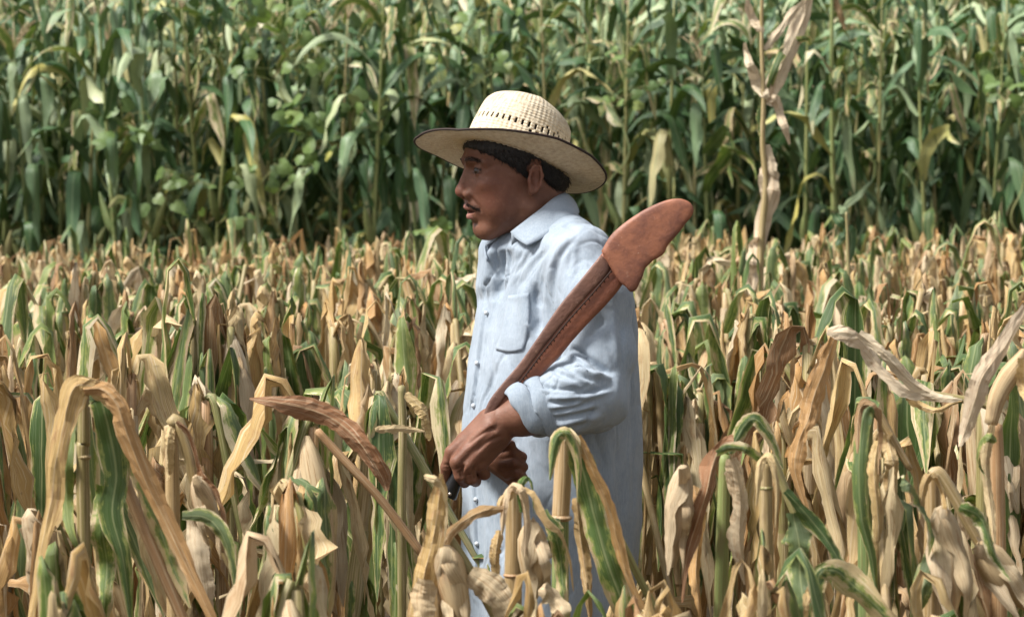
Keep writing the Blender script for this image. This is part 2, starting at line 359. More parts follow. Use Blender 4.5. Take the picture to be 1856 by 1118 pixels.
def tall_proto(seed):
    R = np.random.default_rng(seed); parts = []; h = R.uniform(2.25, 2.8); lean = R.normal(0, .03, 2)
    zs = np.linspace(0, h, 16); path = np.stack([lean[0] * zs, lean[1] * zs, zs], 1)
    r = np.interp(zs, [0, h * .6, h], [.014, .011, .004]); r = r * (1 + .12 * (np.arange(16) % 3 == 1))
    parts.append(Part('stalk', tube(path, r, 7), M_GSTALK)); a0 = R.uniform(0, 6.283); nl = 13
    for i in range(nl):
        f = i / (nl - 1); z = h * (.37 + .59 * f) + R.normal(0, .01); p0 = np.array([lean[0] * z, lean[1] * z, z]); a = a0 + (i % 2) * math.pi + R.normal(0, .35)
        L = np.interp(f, [0, .5, 1], [.52, .78, .5]) * R.uniform(.8, 1.15); n = 14; w_ = np.interp(f, [0, .5, 1], [.034, .044, .030]) * R.uniform(.8, 1.15)
        if R.random() < .72: sb, sw, t1 = R.uniform(.2, .42), R.uniform(.10, .35), -R.uniform(1.2, 1.55)     # broken over, hanging straight
        else: sb, sw, t1 = R.uniform(.45, .6), R.uniform(.7, 1.0), -R.uniform(.5, 1.2)
        pth = leaf_path(p0, a, L, R.uniform(.7, 1.35), t1, sb, sw, R, n, .05)
        tt = np.linspace(0, 1, n); wd = wprof(n, w_, .5, .3) * (1 - .45 * np.exp(-((tt - sb) / .07) ** 2) * (sw < .35))
        m = M_FRESH if R.random() > (.10 if f > .25 else .35) else M_MIX
        parts.append(Part('leaf', ribbon(pth, (-math.sin(a), math.cos(a), 0), wd, R.uniform(.15, .45), R, np.cumsum(R.normal(0, .13, n)) + R.uniform(-1.6, 1.6) * np.linspace(0, 1, n) ** 2, .001, .014), m))
    if R.random() < .12:                                     # tassel
        g = []
        for k in range(7):
            a = R.uniform(0, 6.283); pth = leaf_path(path[-1] - (0, 0, .01), a, R.uniform(.14, .24), R.uniform(.9, 1.5), R.uniform(.3, 1.1), .6, .8, R, 6, .02); g.append(tube(pth, .0025, 4))
        parts.append(Part('tassel', join_geo(g), M_HUSK))
    z = h * R.uniform(.42, .5); a = R.uniform(0, 6.283)
    parts.append(Part('ear', ear_geo(np.array([lean[0] * z, lean[1] * z, z]) + .012 * np.array([math.cos(a), math.sin(a), 0]), (math.cos(a) * .4, math.sin(a) * .4, 1), .24, .024, R), M_GSTALK))
    return parts
def place(parts, name, x, y, rz, s, tilt, label, cat, group):
    o = empty(name, (x, y, float(ground_z(x, y)) - .03)); o.rotation_euler = (tilt[0], tilt[1], rz); o.scale = (s[0], s[0], s[1])
    tag(o, label, cat, group)
    for p in parts:
        c = bpy.data.objects.new(p.name, p.mesh()); c.parent = o; COL.objects.link(c)
    return o
def bake(items, name, label, cat, group=None):
    """everything too far or too hidden to count, one object"""
    V = []; F = []; U = []; MI = []; FL = []; lods = {}; mats = []; o = 0
    for parts, x, y, rz, s, tilt in items:
        R_ = np.array((Matrix.Rotation(rz, 3, 'Z') @ Matrix.Rotation(tilt[1], 3, 'Y') @ Matrix.Rotation(tilt[0], 3, 'X'))) * np.array([s[0], s[0], s[1]])
        for p in parts:
            pv, pf, pu = lods.setdefault(id(p), p.lod()); V.append(pv @ R_.T + np.array([x, y, float(ground_z(x, y)) - .03])); F.append(pf + o); U.append(pu); o += len(pv)
            if p.mat not in mats: mats.append(p.mat)
            MI.append(np.full(len(pf), mats.index(p.mat))); FL.append(np.full(len(pf), not p.flat))
    me = mesh(name, np.vstack(V), np.vstack(F), mats, np.vstack(U), np.concatenate(MI))
    me.polygons.foreach_set('use_smooth', np.concatenate(FL))
    return tag(obj(name, me), label, cat, group, 'stuff')
LOW = [folded_proto(500 + i, g, False) for i, g in enumerate([.2, .35, .5, .3, .45, .25, .6, .35])]
FOLD = [folded_proto(100 + i, g) for i, g in enumerate([.2, .3, .4, .25, .55, .35, .65, .2, .45, .3, .55, .4, .25, .5, .35, .3, .7, .4])]
TALL = [tall_proto(300 + i) for i in range(12)]
# keep-clear zone round the man and in the strip between him and the camera
def clear(x, y):
    if abs(y - (Y0 + .02)) < .38 and -.22 < x < .36: return False
    px = W / 2 + FP * x / y
    if y < Y0 + .3 and 790 < px < 1195: return False
    if 4.05 < y < Y0 - .1 and 640 < px < 1290: return False
    if y <= 4.05 and 770 < px < 1215: return False
    return True
spots = []
row = 3.55; k = 0
while row < 15.5:
    hw = row * .18 + 1.5; x = -hw - rng.uniform(0, .15)
    step = .125 if row > 5.5 else .15
    while x < hw:
        xx, yy = x + rng.normal(0, .025), row + rng.normal(0, .07)
        if clear(xx, yy): spots.append((yy, xx))
        x += step * rng.uniform(.75, 1.3)
    row += .62 if row > 5 else .5
spots.sort()
tspots = []
row = 15.95
while row < 36:
    hw = row * .18 + (2.6 if row < 21 else 1.6); x = -hw - rng.uniform(0, .2)
    while x < hw:
        tspots.append((row + rng.normal(0, .08), x + rng.normal(0, .04))); x += (.24 if row < 16.4 else .15 if row < 19.5 else .22 if row < 23 else .3) * rng.uniform(.75, 1.3)
    row += .5 if row < 19.5 else .62 if row < 23 else .8
tspots.sort()
for px_, y_ in ((838, 3.62), (880, 3.95), (950, 3.6), (1000, 4.0), (1045, 3.65), (1090, 3.98), (1130, 3.7), (1160, 4.02), (1185, 3.6)): spots.append((y_, (px_ - W / 2) / FP * y_))
def in_view(x, y, m=.12): return abs(x) < y * .18 + m
fs = sorted(spots, key=lambda q: (not in_view(q[1], q[0]), q[0])); ts = sorted(tspots, key=lambda q: (not in_view(q[1], q[0], .4), q[0]))
print('folded', len(fs), 'tall', len(ts))
def plant_rand(R_, y=9): return R_.uniform(0, 6.283), (R_.uniform(.92, 1.12) if y > 4.35 else R_.uniform(.78, .95), R_.uniform(.93, 1.035) if y > 4.35 else R_.uniform(.80, .93) + (y - 3.5) * .07), (R_.normal(0, .03), R_.normal(0, .03))
def build_fields():
    near_list = []; rest = []
    for i, (y, x) in enumerate(fs):
        pi = rng.integers(len(FOLD)); rz, s, tl = plant_rand(rng, y)
        if y > 9.5: s = (s[0], s[1] * (.972 if x / y < 0 else 1.0) * (.94 + .10 * rng.random()))
        if y < 4.05 and 800 < W / 2 + FP * x / y < 1190: s = (s[0] * .8, (1.5 - (1035 + 40 * rng.random() - 319) / FP * y) / 1.19)
        pl_ = FOLD[pi] if y > 4.9 else LOW[pi % len(LOW)]
        if i < 300:
            green = pi in (4, 6, 8, 10, 13, 16) if y > 4.9 else pi % len(LOW) in (2, 4, 6); px_ = W / 2 + FP * x / y; look = 'greenish' if green else 'tan'
            zone = 'far left' if px_ < 260 else 'left' if px_ < 620 else 'just left of him' if px_ < 928 else 'just right of him' if px_ < 1330 else 'right' if px_ < 1620 else 'far right'
            if y < 4.9: near_list.append((px_, y, x, rz, s, tl, pl_, look)); continue
            dp = 'right behind the man' if y < 6.6 else 'a few rows behind the man' if y < 8.6 else 'in the middle rows behind the man' if y < 11.5 else 'in the far rows behind the man'
            place(pl_, 'folded_maize_plant', x, y, rz, s, tl, look + ' folded maize plant ' + dp + ', ' + zone, 'maize plant', look + ' folded maize ' + dp + ', ' + zone)
        else: rest.append((pl_, x, y, rz, s, tl))
    near_list.sort(key=lambda q: q[0])
    ones = ['', 'first', 'second', 'third', 'fourth', 'fifth', 'sixth', 'seventh', 'eighth', 'ninth', 'tenth', 'eleventh', 'twelfth', 'thirteenth', 'fourteenth', 'fifteenth', 'sixteenth', 'seventeenth', 'eighteenth', 'nineteenth']
    tens = {2: ('twentieth', 'twenty-'), 3: ('thirtieth', 'thirty-'), 4: ('fortieth', 'forty-'), 5: ('fiftieth', 'fifty-'), 6: ('sixtieth', 'sixty-'), 7: ('seventieth', 'seventy-'), 8: ('eightieth', 'eighty-'), 9: ('ninetieth', 'ninety-')}
    word = lambda k: ones[k] if k < 20 else tens[k // 10][0] if k % 10 == 0 else tens[k // 10][1] + ones[k % 10]
    for k, (px_, y, x, rz, s, tl, pl_, look) in enumerate(near_list):
        rowp = 'front filler row nearest the camera' if y < 4.35 else 'second foreground row'; m = sum(1 for q in near_list[:k + 1] if (q[1] < 4.35) == (y < 4.35))
        place(pl_, 'folded_maize_plant', x, y, rz, s, tl, f'{look} folded maize plant, {word(m)} from the left in the {"lowest foreground row" if y < 4.35 else "second foreground row"}', 'maize plant', 'folded maize plants in the foreground rows')
    if rest: bake(rest, 'far_folded_maize', 'farthest rows of folded dry maize merging into one mass', 'maize plants')
    rest = []
    for i, (y, x) in enumerate(ts):
        pi = rng.integers(len(TALL)); rz, s, tl = plant_rand(rng); tl = (tl[0], tl[1])
        if i < 300:
            px_ = W / 2 + FP * x / y; row_ = 'front row' if y < 16.25 else 'second row' if y < 16.75 else 'third row' if y < 17.25 else 'inner rows'
            zone = 'far left' if px_ < 240 else 'left' if px_ < 520 else 'left of the hat' if px_ < 800 else 'behind the hat' if px_ < 1080 else 'above the sheath' if px_ < 1320 else 'behind the tall dry stalk' if px_ < 1480 else 'right' if px_ < 1680 else 'far right'
            place(TALL[pi], 'tall_maize_plant', x, y, rz, s, tl, f'tall green maize plant in the {row_} of the backdrop, {zone}', 'maize plant', f'tall green maize, {row_}, {zone}')
        else: rest.append((TALL[pi], x, y, rz, s, tl))
    if rest: bake(rest, 'maize_on_rise', 'green maize farther back on the rise, reading as one mass', 'maize plants')
build_fields()
# ---------------------------------------------------------------- single plants one can point to
def W3(pts, y):                                              # photo points (px, py[, metres nearer]) at distance y
    return np.array([P(q[0], q[1], y - (q[2] if len(q) > 2 else 0)) for q in pts])
DRYS = (M_DRY, M_RUSSET, M_ORANGE, M_PALE)
class Plant:
    def __init__(s, name, px, y, label, cat='maize plant', seed=0):
        s.y = y; b = P(px, 900, y); s.root = empty(name, (b[0], y, float(ground_z(b[0], y)) - .03)); s.o = np.array(s.root.location); s.R = np.random.default_rng(seed or int(px)); tag(s.root, label, cat)
    def add(s, name, geo, mat, smooth=True):
        v, f, u = geo; o = obj(name, mesh(name, v - s.o, tri_fix(f), mat, u, smooth=smooth), s.root); return o
    def leaf(s, pts, hw, mat=None, fold=.45, twist=(0, 0), n=26, face=0.0, crumple=.0010, wave=.0035, prof=None, yy=0.0, tip=.12):
        n = int(n * 1.4)
        mat = mat or M_DRY; y = s.y - yy; pa = catmull(W3(pts, y), n); pa[:, 1] += wob(np.linspace(0, 1, n), s.R, 2, .8) * .012
        T = norm(pa[1] - pa[0]); side = np.cross(T, (0, 1, 0)); side = side * math.cos(face) + np.array((0, 1., 0)) * math.sin(face)
        t = np.linspace(0, 1, n); pr = np.interp(t, *(prof or ([0, .12, .35, .7, .9, 1], [.55, .85, 1, .8, .45, tip])))
        return s.add('leaf', ribbon(pa, side, pr * hw * y / FP, fold, s.R, np.linspace(twist[0], twist[1], n) + np.cumsum(s.R.normal(0, .055, n)), crumple, wave, nu=6, rag=.22 if mat in DRYS else .12), mat, mat not in DRYS)
    def stem(s, pts, r, mat=None, name='stalk', yy=0.0, down=False, n=16):
        y = s.y - yy; pa = catmull(W3(pts, y), n); rr = np.interp(np.linspace(0, 1, n), np.linspace(0, 1, len(r)), r) * y / FP if hasattr(r, '__len__') else np.full(n, r * y / FP)
        if down: pa = np.vstack([pa, [pa[-1][0], pa[-1][1], -.02]]); rr = np.append(rr, rr[-1] * 1.15)
        return s.add(name, tube(pa, rr, 10), mat or M_STALK)
    def node(s, px, py, r, yy=0.0):
        return s.stem([(px, py - 4), (px, py), (px, py + 4)], [r * .95, r * 1.18, r * .95], M_STALK, 'node_ring', yy, n=6)
    def ear(s, a, b, r, yy=0.0, mat=None):
        p, q = P(a[0], a[1], s.y - yy), P(b[0], b[1], s.y - yy); L = np.linalg.norm(q - p)
        e = s.add('ear', ear_geo(p, q - p, L, r * (s.y - yy) / FP, s.R, 16), mat or M_HUSK)
        for k in (-1, 1):
            s.leaf([a, ((a[0] + b[0]) / 2 + k * r * .8, (a[1] + b[1]) / 2), (b[0] + k * r * .5, b[1] + 12)], r * .75, M_HUSK, .5, (k * .5, k * .9), 10, yy=yy + .02, prof=([0, .3, .7, 1], [.7, 1, .8, .1]))
        return e
p = Plant('folded_maize_plant', 152, 3.85, 'big folded maize plant with a long tan leaf draped over it, far left foreground')
p.stem([(152, 708), (152, 800), (150, 830), (154, 1118)], [11, 12, 12, 13], down=True); p.node(152, 828, 12)
p.stem([(154, 712), (166, 703), (184, 735), (222, 860), (266, 970), (330, 1118), (380, 1240)], [12, 12, 11, 10], name='bent_stalk', yy=.02)
p.leaf([(212, 742), (192, 714), (160, 698), (134, 704), (118, 760), (98, 850), (92, 910), (70, 1010), (52, 1118), (40, 1200)], 25, M_DRY, fold=.35, twist=(.3, -.2), yy=.07, n=28)
p.leaf([(150, 706), (186, 706), (214, 735), (232, 790), (262, 870), (300, 950), (340, 1030), (385, 1118), (420, 1190)], 23, M_ORANGE, fold=.5, twist=(-.3, .3), yy=.08, n=28)
p.leaf([(162, 716), (182, 722), (197, 780), (210, 860), (204, 930), (224, 1010), (238, 1130)], 29, M_MIX, .2, (0, .5), yy=.05, n=24)
p.leaf([(240, 830), (280, 930), (310, 1020), (345, 1100)], 20, M_MIX, .2, yy=.03); p.leaf([(185, 880), (188, 960), (192, 1040), (190, 1130)], 27, M_MIX, .4, yy=-.03)
p.leaf([(128, 760), (122, 850), (120, 930), (150, 1010)], 14, M_MIX, .3, yy=0)
p = Plant('folded_maize_plant', 310, 4.0, 'maize plant bent sharply to the right with dark brown curled leaf, left foreground')
p.stem([(310, 772), (312, 850), (316, 1118)], [13, 13, 14], down=True)
p.stem([(311, 770), (322, 763), (345, 830), (352, 870), (390, 960), (430, 1050)], [12, 12, 10, 8], name='bent_stalk', yy=.02)
p.leaf([(322, 762), (345, 785), (362, 840), (372, 862), (392, 885), (408, 930), (414, 960)], 14, M_RUSSET, fold=1.0, twist=(.3, 1.3), yy=.05)
p.leaf([(312, 765), (305, 800), (304, 850), (303, 870)], 13, fold=.7, yy=.03); p.ear((356, 862), (392, 1000), 21, yy=.04)
p.leaf([(330, 935), (372, 938), (402, 965), (420, 1020), (428, 1080), (430, 1130)], 17, M_MIX, .35, (.2, -.5), yy=.10)
p.leaf([(350, 930), (356, 980), (368, 1060), (380, 1120)], 26, M_HUSK, .5, yy=.06)
p = Plant('folded_maize_plant', 1018, 3.95, 'cut-looking green maize stub with broad green blade, in front of the shirt')
p.stem([(1022, 790), (1020, 860), (1016, 940)], [15, 16, 16], down=False); p.stem([(1016, 938), (1015, 1118)], [15, 16], M_GSTALK, down=True); p.node(1016, 938, 19)
p.leaf([(1000, 830), (1006, 794), (1022, 786), (1040, 796), (1046, 830)], 13, M_MIX, .4, (.2, .2), yy=.07, prof=([0, .5, 1], [.6, 1, .8]))
p.leaf([(1040, 792), (1056, 850), (1076, 930), (1098, 1010), (1128, 1090), (1160, 1170)], 27, M_MIX, .25, (.1, -.2), yy=.05, n=26, prof=([0, .15, .6, 1], [.55, .9, 1, .8]))
p.leaf([(1047, 790), (1068, 840), (1098, 905), (1118, 975), (1140, 1050), (1180, 1130)], 14, fold=.5, yy=.075, n=24, tip=.6)
p.stem([(1018, 790), (1034, 786), (1062, 850), (1128, 985), (1200, 1130)], [9, 9, 8, 7], M_GSTALK, 'bent_stalk', yy=.02)
p.leaf([(1044, 900), (1052, 970), (1062, 1050), (1070, 1130)], 18, fold=.8, yy=.03); p.leaf([(1008, 940), (1002, 985), (985, 1020)], 16, M_MIX, .6, yy=.08)
p = Plant('folded_maize_plant', 930, 3.85, 'folded maize plant with a curled leaf and fat husked ear, below the hands')
p.stem([(930, 888), (931, 960), (930, 1040)], [15, 15, 16], down=True); p.node(930, 1042, 16)
p.leaf([(903, 925), (912, 898), (940, 882), (972, 896), (992, 935), (1018, 965), (1034, 1010), (1040, 1070)], 16, fold=.7, twist=(.4, .9), yy=.07, n=24)
p.leaf([(918, 922), (880, 924), (845, 940), (815, 965), (800, 1000), (806, 1020)], 13, fold=.5, twist=(0, -.9), yy=.09, n=22)
p.leaf([(946, 930), (944, 880), (956, 864), (966, 880), (968, 930)], 9, M_MIX, .6, yy=.03)
p.ear((962, 945), (985, 1090), 27, yy=.05); p.leaf([(985, 925), (1010, 980), (1020, 1060), (1015, 1130)], 17, M_MIX, .5, yy=.01)
p.leaf([(905, 960), (898, 1010), (900, 1070)], 15, fold=.7, yy=.05); p.leaf([(975, 1070), (1000, 1078), (1020, 1110), (1000, 1150)], 24, M_HUSK, .5, yy=.12)
p = Plant('folded_maize_plant', 795, 3.8, 'pale dry maize plant with a broad upright tan leaf just beside the fist')
p.stem([(792, 930), (790, 1118)], [14, 15], down=True); p.leaf([(800, 858), (796, 900), (788, 960), (772, 1030), (758, 1100), (750, 1190)], 25, fold=.4, twist=(.5, -.1), yy=.06, prof=([0, .12, .4, 1], [.15, .6, .9, 1.2]), n=24)
p.leaf([(768, 862), (792, 868), (806, 888), (812, 930), (806, 985)], 10, fold=.6, twist=(.2, .9), yy=.08); p.stem([(812, 970), (850, 1030), (905, 1130)], [8, 9, 9], name='bent_stalk', yy=.03)
p.ear((805, 990), (835, 1140), 30, yy=.05); p.leaf([(850, 1040), (890, 1070), (930, 1120), (950, 1180)], 32, M_HUSK, .4, (.1, .3), yy=.06); p.leaf([(770, 1050), (765, 1100), (770, 1180)], 28, M_HUSK, .5, yy=.08)
p = Plant('folded_maize_plant', 722, 4.35, 'maize plant with one broad russet leaf arching to the left of the fist')
p.leaf([(452, 722), (500, 728), (560, 742), (612, 766), (655, 805), (690, 860), (700, 890)], 24, M_RUSSET, fold=.35, twist=(.5, -.3), yy=.1, n=26, prof=([0, .1, .3, .6, .85, 1], [.1, .45, .9, 1.05, .7, .2]))
p.stem([(575, 780), (620, 830), (690, 905), (770, 1010)], [7, 8, 8, 8], name='bent_stalk', yy=.04); p.stem([(728, 700), (730, 780), (728, 900)], [7, 8, 8], down=True)
p.leaf([(735, 712), (762, 735), (778, 760), (782, 790), (778, 800)], 18, fold=.8, twist=(.2, 1.0), yy=.05); p.leaf([(680, 778), (720, 776), (770, 782)], 9, fold=.4, yy=.07)
p = Plant('folded_maize_plant', 1700, 4.3, 'fallen pale maize leaves lying crosswise over the crop, right of the man')
p.leaf([(1498, 600), (1545, 606), (1580, 640), (1612, 685), (1660, 712), (1730, 722)], 20, M_PALE, fold=.4, twist=(.2, -.4), yy=.08, n=24, prof=([0, .08, .35, .75, 1], [.4, .9, 1, .8, .35])); p.leaf([(1556, 604), (1600, 640), (1650, 690), (1700, 718), (1745, 724)], 15, M_PALE, fold=.6, twist=(-.2, .6), yy=.10, n=22)
p.leaf([(1516, 606), (1498, 660), (1475, 722), (1464, 760), (1447, 800), (1440, 850), (1462, 925)], 22, M_ORANGE, fold=.35, twist=(.4, -.5), yy=.06, n=26, prof=([0, .1, .3, .5, .58, .75, 1], [.35, .8, 1.1, .9, .5, .85, .3]))
p.stem([(1628, 706), (1700, 716), (1790, 735), (1800, 760), (1802, 900)], [6, 7, 9, 10], down=True, yy=.03); p.leaf([(1640, 720), (1690, 742), (1745, 728)], 9, fold=.7, yy=.05)
p = Plant('folded_maize_plant', 1812, 3.95, 'broken maize plant with thick curved sheath and pale leaf at the right edge')
p.stem([(1804, 770), (1808, 860), (1812, 1118)], [13, 13, 14], down=True); p.stem([(1796, 768), (1808, 720), (1830, 680), (1862, 640)], [12, 17, 19, 14], M_HUSK, 'sheath', yy=.03)
p.leaf([(1866, 560), (1820, 628), (1780, 680), (1765, 730), (1752, 780), (1740, 810)], 24, M_PALE, fold=.5, twist=(.6, -.5), yy=.06, n=22); p.leaf([(1850, 648), (1862, 700), (1866, 760)], 16, fold=.5, yy=.07)
p.leaf([(1798, 770), (1790, 840), (1796, 920), (1800, 990)], 13, fold=.7, yy=.04); p.leaf([(1806, 800), (1780, 790), (1772, 830), (1790, 870)], 12, M_MIX, .5, yy=.07)
p = Plant('folded_maize_plant', 1308, 3.9, 'maize plant with dark brown bent top leaf and husked ear, right of the shirt')
p.stem([(1314, 826), (1311, 930), (1306, 1118)], [10, 12, 13], M_GSTALK, down=True); p.ear((1240, 845), (1222, 1030), 25, yy=.05)
p.leaf([(1330, 800), (1308, 812), (1290, 850), (1280, 890), (1262, 950), (1245, 1010), (1235, 1090)], 20, M_RUSSET, fold=.7, twist=(.2, -.6), yy=.06, n=24); p.leaf([(1322, 822), (1350, 770), (1372, 760), (1400, 800), (1420, 850)], 15, M_MIX, .4, (.1, .5), yy=.03)
p.leaf([(1300, 822), (1338, 812), (1370, 830), (1420, 880), (1440, 960)], 13, M_MIX, .5, yy=.08); p.leaf([(1326, 830), (1342, 900), (1340, 980), (1350, 1060)], 24, fold=.7, yy=.03); p.leaf([(1258, 880), (1270, 950), (1262, 1040), (1268, 1120)], 18, fold=.8, yy=.02)
p = Plant('folded_maize_plant', 1390, 3.8, 'slender folded maize plant with a thin hooked stalk, right foreground')
p.stem([(1388, 836), (1388, 930), (1392, 1118)], [12, 12, 13], down=True); p.node(1388, 884, 12); p.stem([(1388, 836), (1396, 830), (1416, 870), (1440, 930), (1466, 1010)], [10, 9, 8, 6], name='bent_stalk', yy=.02)
p.leaf([(1438, 930), (1448, 990), (1452, 1060), (1460, 1140)], 24, M_MIX, .25, yy=.06, prof=([0, .2, 1], [.6, 1, 1])); p.leaf([(1424, 890), (1460, 930), (1500, 980), (1530, 1030), (1560, 1060)], 15, M_MIX, .5, (0, .6), yy=.08)
p = Plant('folded_maize_plant', 1560, 3.95, 'folded maize plant under a tall narrow green blade, right foreground')
p.stem([(1572, 740), (1568, 820), (1570, 1118)], [14, 14, 15], M_GSTALK, down=True); p.leaf([(1590, 740), (1574, 738), (1562, 770), (1556, 850), (1560, 930), (1580, 1010), (1590, 1080)], 17, M_MIX, .5, (.2, -.3), yy=.06, n=24)
p.stem([(1574, 740), (1590, 748), (1620, 800), (1650, 850)], [9, 9, 8, 6], name='bent_stalk'); p.leaf([(1594, 800), (1585, 860), (1590, 950), (1585, 1040)], 15, fold=.6, yy=.03); p.leaf([(1610, 790), (1618, 850), (1612, 920)], 18, fold=.6, yy=.02)
p = Plant('folded_maize_plant', 1690, 3.8, 'folded maize plant carrying two fat husked ears, bottom right')
p.stem([(1690, 862), (1690, 930), (1686, 1118)], [14, 14, 15], down=True); p.stem([(1690, 862), (1702, 858), (1730, 900), (1756, 950), (1790, 1010)], [13, 12, 11, 9], name='bent_stalk', yy=.03)
p.ear((1706, 920), (1740, 1130), 33, yy=.06); p.ear((1775, 985), (1862, 1110), 32, yy=.05)
p.leaf([(1630, 878), (1650, 876), (1676, 920), (1690, 970), (1686, 1010)], 24, M_MIX, .4, (.2, .6), yy=.08); p.leaf([(1704, 932), (1700, 1000), (1672, 1060), (1655, 1130)], 24, M_MIX, .3, yy=.03); p.leaf([(1740, 918), (1780, 940), (1800, 1000), (1830, 1050)], 17, M_MIX, .4, (0, .5), yy=.09)
p = Plant('folded_maize_plant', 1500, 3.55, 'glossy dark green maize leaf rolled over at the bottom edge, right of centre')
p.leaf([(1478, 1070), (1486, 1036), (1514, 1034), (1548, 1062), (1590, 1100), (1640, 1150)], 26, M_MIX, .35, (.5, -.3), yy=.02, n=22, prof=([0, .2, .6, 1], [.5, .9, 1, .8]), crumple=.001); p.stem([(1482, 1070), (1484, 1130)], [13, 14], M_GSTALK, down=True)
p.leaf([(1482, 1060), (1466, 1090), (1462, 1150)], 14, fold=.5, yy=.01)
p = Plant('tall_dry_stalk', 1384, 9.3, 'tall unfolded dry maize stalk standing above the folded field, right of the man', 'maize stalk')
p.stem([(1384, -90), (1380, 60), (1384, 180), (1382, 260), (1388, 340), (1380, 430), (1376, 560)], [3, 4, 5, 6, 7], down=True)
for L_ in ([(1392, 270), (1400, 330), (1398, 352), (1384, 400), (1374, 460), (1364, 525)], 15, M_HUSK), ([(1392, 262), (1398, 300), (1404, 330), (1396, 345)], 9, M_HUSK), ([(1392, 185), (1372, 150), (1358, 115), (1350, 78)], 10, M_DRY), ([(1390, 190), (1408, 140), (1436, 80), (1462, 20), (1470, -30)], 15, M_DRY), ([(1388, 172), (1408, 186), (1418, 220), (1432, 262)], 9, M_DRY), ([(1384, 190), (1380, 215), (1382, 258)], 9, M_MIX), ([(1392, 160), (1410, 110), (1436, 78), (1462, 72), (1470, 82)], 8, M_MIX), ([(1385, 90), (1410, 60), (1440, 20), (1480, -20)], 7, M_DRY), ([(1400, 150), (1396, 180), (1404, 140), (1416, 126)], 5, M_DRY), ([(1370, 430), (1362, 480), (1356, 560)], 10, M_HUSK), ([(1382, 60), (1362, 30), (1352, -10)], 8, M_DRY), ([(1392, 300), (1384, 330), (1388, 370)], 10, M_HUSK):
    p.leaf(L_[0], L_[1] * 1.2, M_PALE if L_[2] in (M_DRY, M_HUSK) else L_[2], .35, (.3, -.4), n=14, tip=.25)
p = Plant('tall_dry_stalk', 1530, 15.9, 'thin dry stalk end hanging in front of the green maize, top right', 'maize stalk')
p.stem([(1508, -120), (1508, 200), (1512, 560)], [3, 4, 4], M_GSTALK, down=True); p.leaf([(1508, -30), (1516, 0), (1524, 30), (1534, 58)], 8, fold=.4)
p = Plant('upright_weed', 1538, 9.0, 'small leafy green weed rising among the folded maize tops, right of the man', 'weed')
p.stem([(1534, 385), (1536, 430), (1540, 560)], [3, 3, 4], M_GSTALK, down=True)
for L_ in ([(1536, 412), (1520, 400), (1508, 380)], 9), ([(1536, 410), (1544, 430), (1540, 475)], 12), ([(1536, 400), (1530, 385), (1520, 372)], 9), ([(1536, 425), (1526, 430), (1516, 445)], 8): p.leaf(L_[0], L_[1], M_FRESH, .2, n=8)
for px, py, yy_, r_, lab in ((1388, 836, 3.72, 12, 'loose dry leaf draped over the slender hooked stalk'), (1690, 862, 3.72, 14, 'loose dry leaf draped over the stalk with two ears'), (1022, 790, 3.85, 17, 'loose dry leaf folded over the cut-looking green stub'), (930, 888, 3.77, 14, 'loose dry leaf folded over the stalk below the hands'), (1572, 740, 3.86, 13, 'loose dry leaf over the stalk beside the tall narrow green blade')):
    p = Plant('fallen_leaf', px, yy_, lab, 'dry leaf', seed=px)
    p.leaf([(px - r_ * 1.5, py + 80), (px - r_, py + 12), (px - 2, py - 7), (px + r_ * .9, py + 4), (px + r_ * 1.7, py + 50), (px + r_ * 1.5, py + 120)], r_ * .95, M_MIX if px == 1022 else M_DRY, .7, (.3, .8), n=20, prof=([0, .15, .45, .8, 1], [.15, .9, 1, .7, .1]))
# ---------------------------------------------------------------- broad-leaved climbers twined through the front of the tall maize
def broad_leaf(R, s):
    """a lobed, cupped bean or squash leaf"""
    n = 14; a = np.linspace(0, 2 * math.pi, n + 1)[:-1]; r = s * (.62 + .30 * np.cos(a / 2) ** 2 + .10 * np.cos(3 * a)) * (1 - .45 * np.exp(-((a - math.pi) / .35) ** 2)) * (1 + R.normal(0, .05, n))
    ring1 = np.stack([r * .55 * np.cos(a), r * .55 * np.sin(a), -.10 * s * np.ones(n) + R.normal(0, .02 * s, n)], 1); ring2 = np.stack([r * np.cos(a), r * np.sin(a), -.28 * s * (r / s) ** 2 + .05 * s * np.cos(5 * a) + R.normal(0, .03 * s, n)], 1)
    V = np.vstack([[(0, 0, 0)], ring1, ring2]); k = np.arange(n); k2 = (k + 1) % n
    F = np.vstack([np.stack([np.zeros(n, int), 1 + k, 1 + k2, 1 + k2], 1), np.stack([1 + k, 1 + n + k, 1 + n + k2, 1 + k2], 1)])
    UV = np.vstack([[(0, 0)], np.stack([np.sin(a) * .5, .3 + 0 * a], 1), np.stack([np.sin(a), .6 + 0 * a], 1)]); return V, F, UV
t = NT('broad_leaf'); r = rand_leaf(t); g = t.n('ShaderNodeTexCoord').outputs['Object']; n_ = t.noise(g, 25, 3)
c_ = t.ramp(r, [(0, (.10, .17, .035)), (.5, (.16, .24, .06)), (.8, (.12, .20, .07)), (.95, (.26, .30, .07)), (1, (.40, .36, .07))]); c_ = t.mix(t.math('MULTIPLY', n_, .4), c_, (.20, .27, .12, 1)); M_BROAD = t.bsdf(c_, .5, .5, t.bump(n_, .4, .004), .35, t.mix(.5, c_, (.25, .38, .04, 1)))
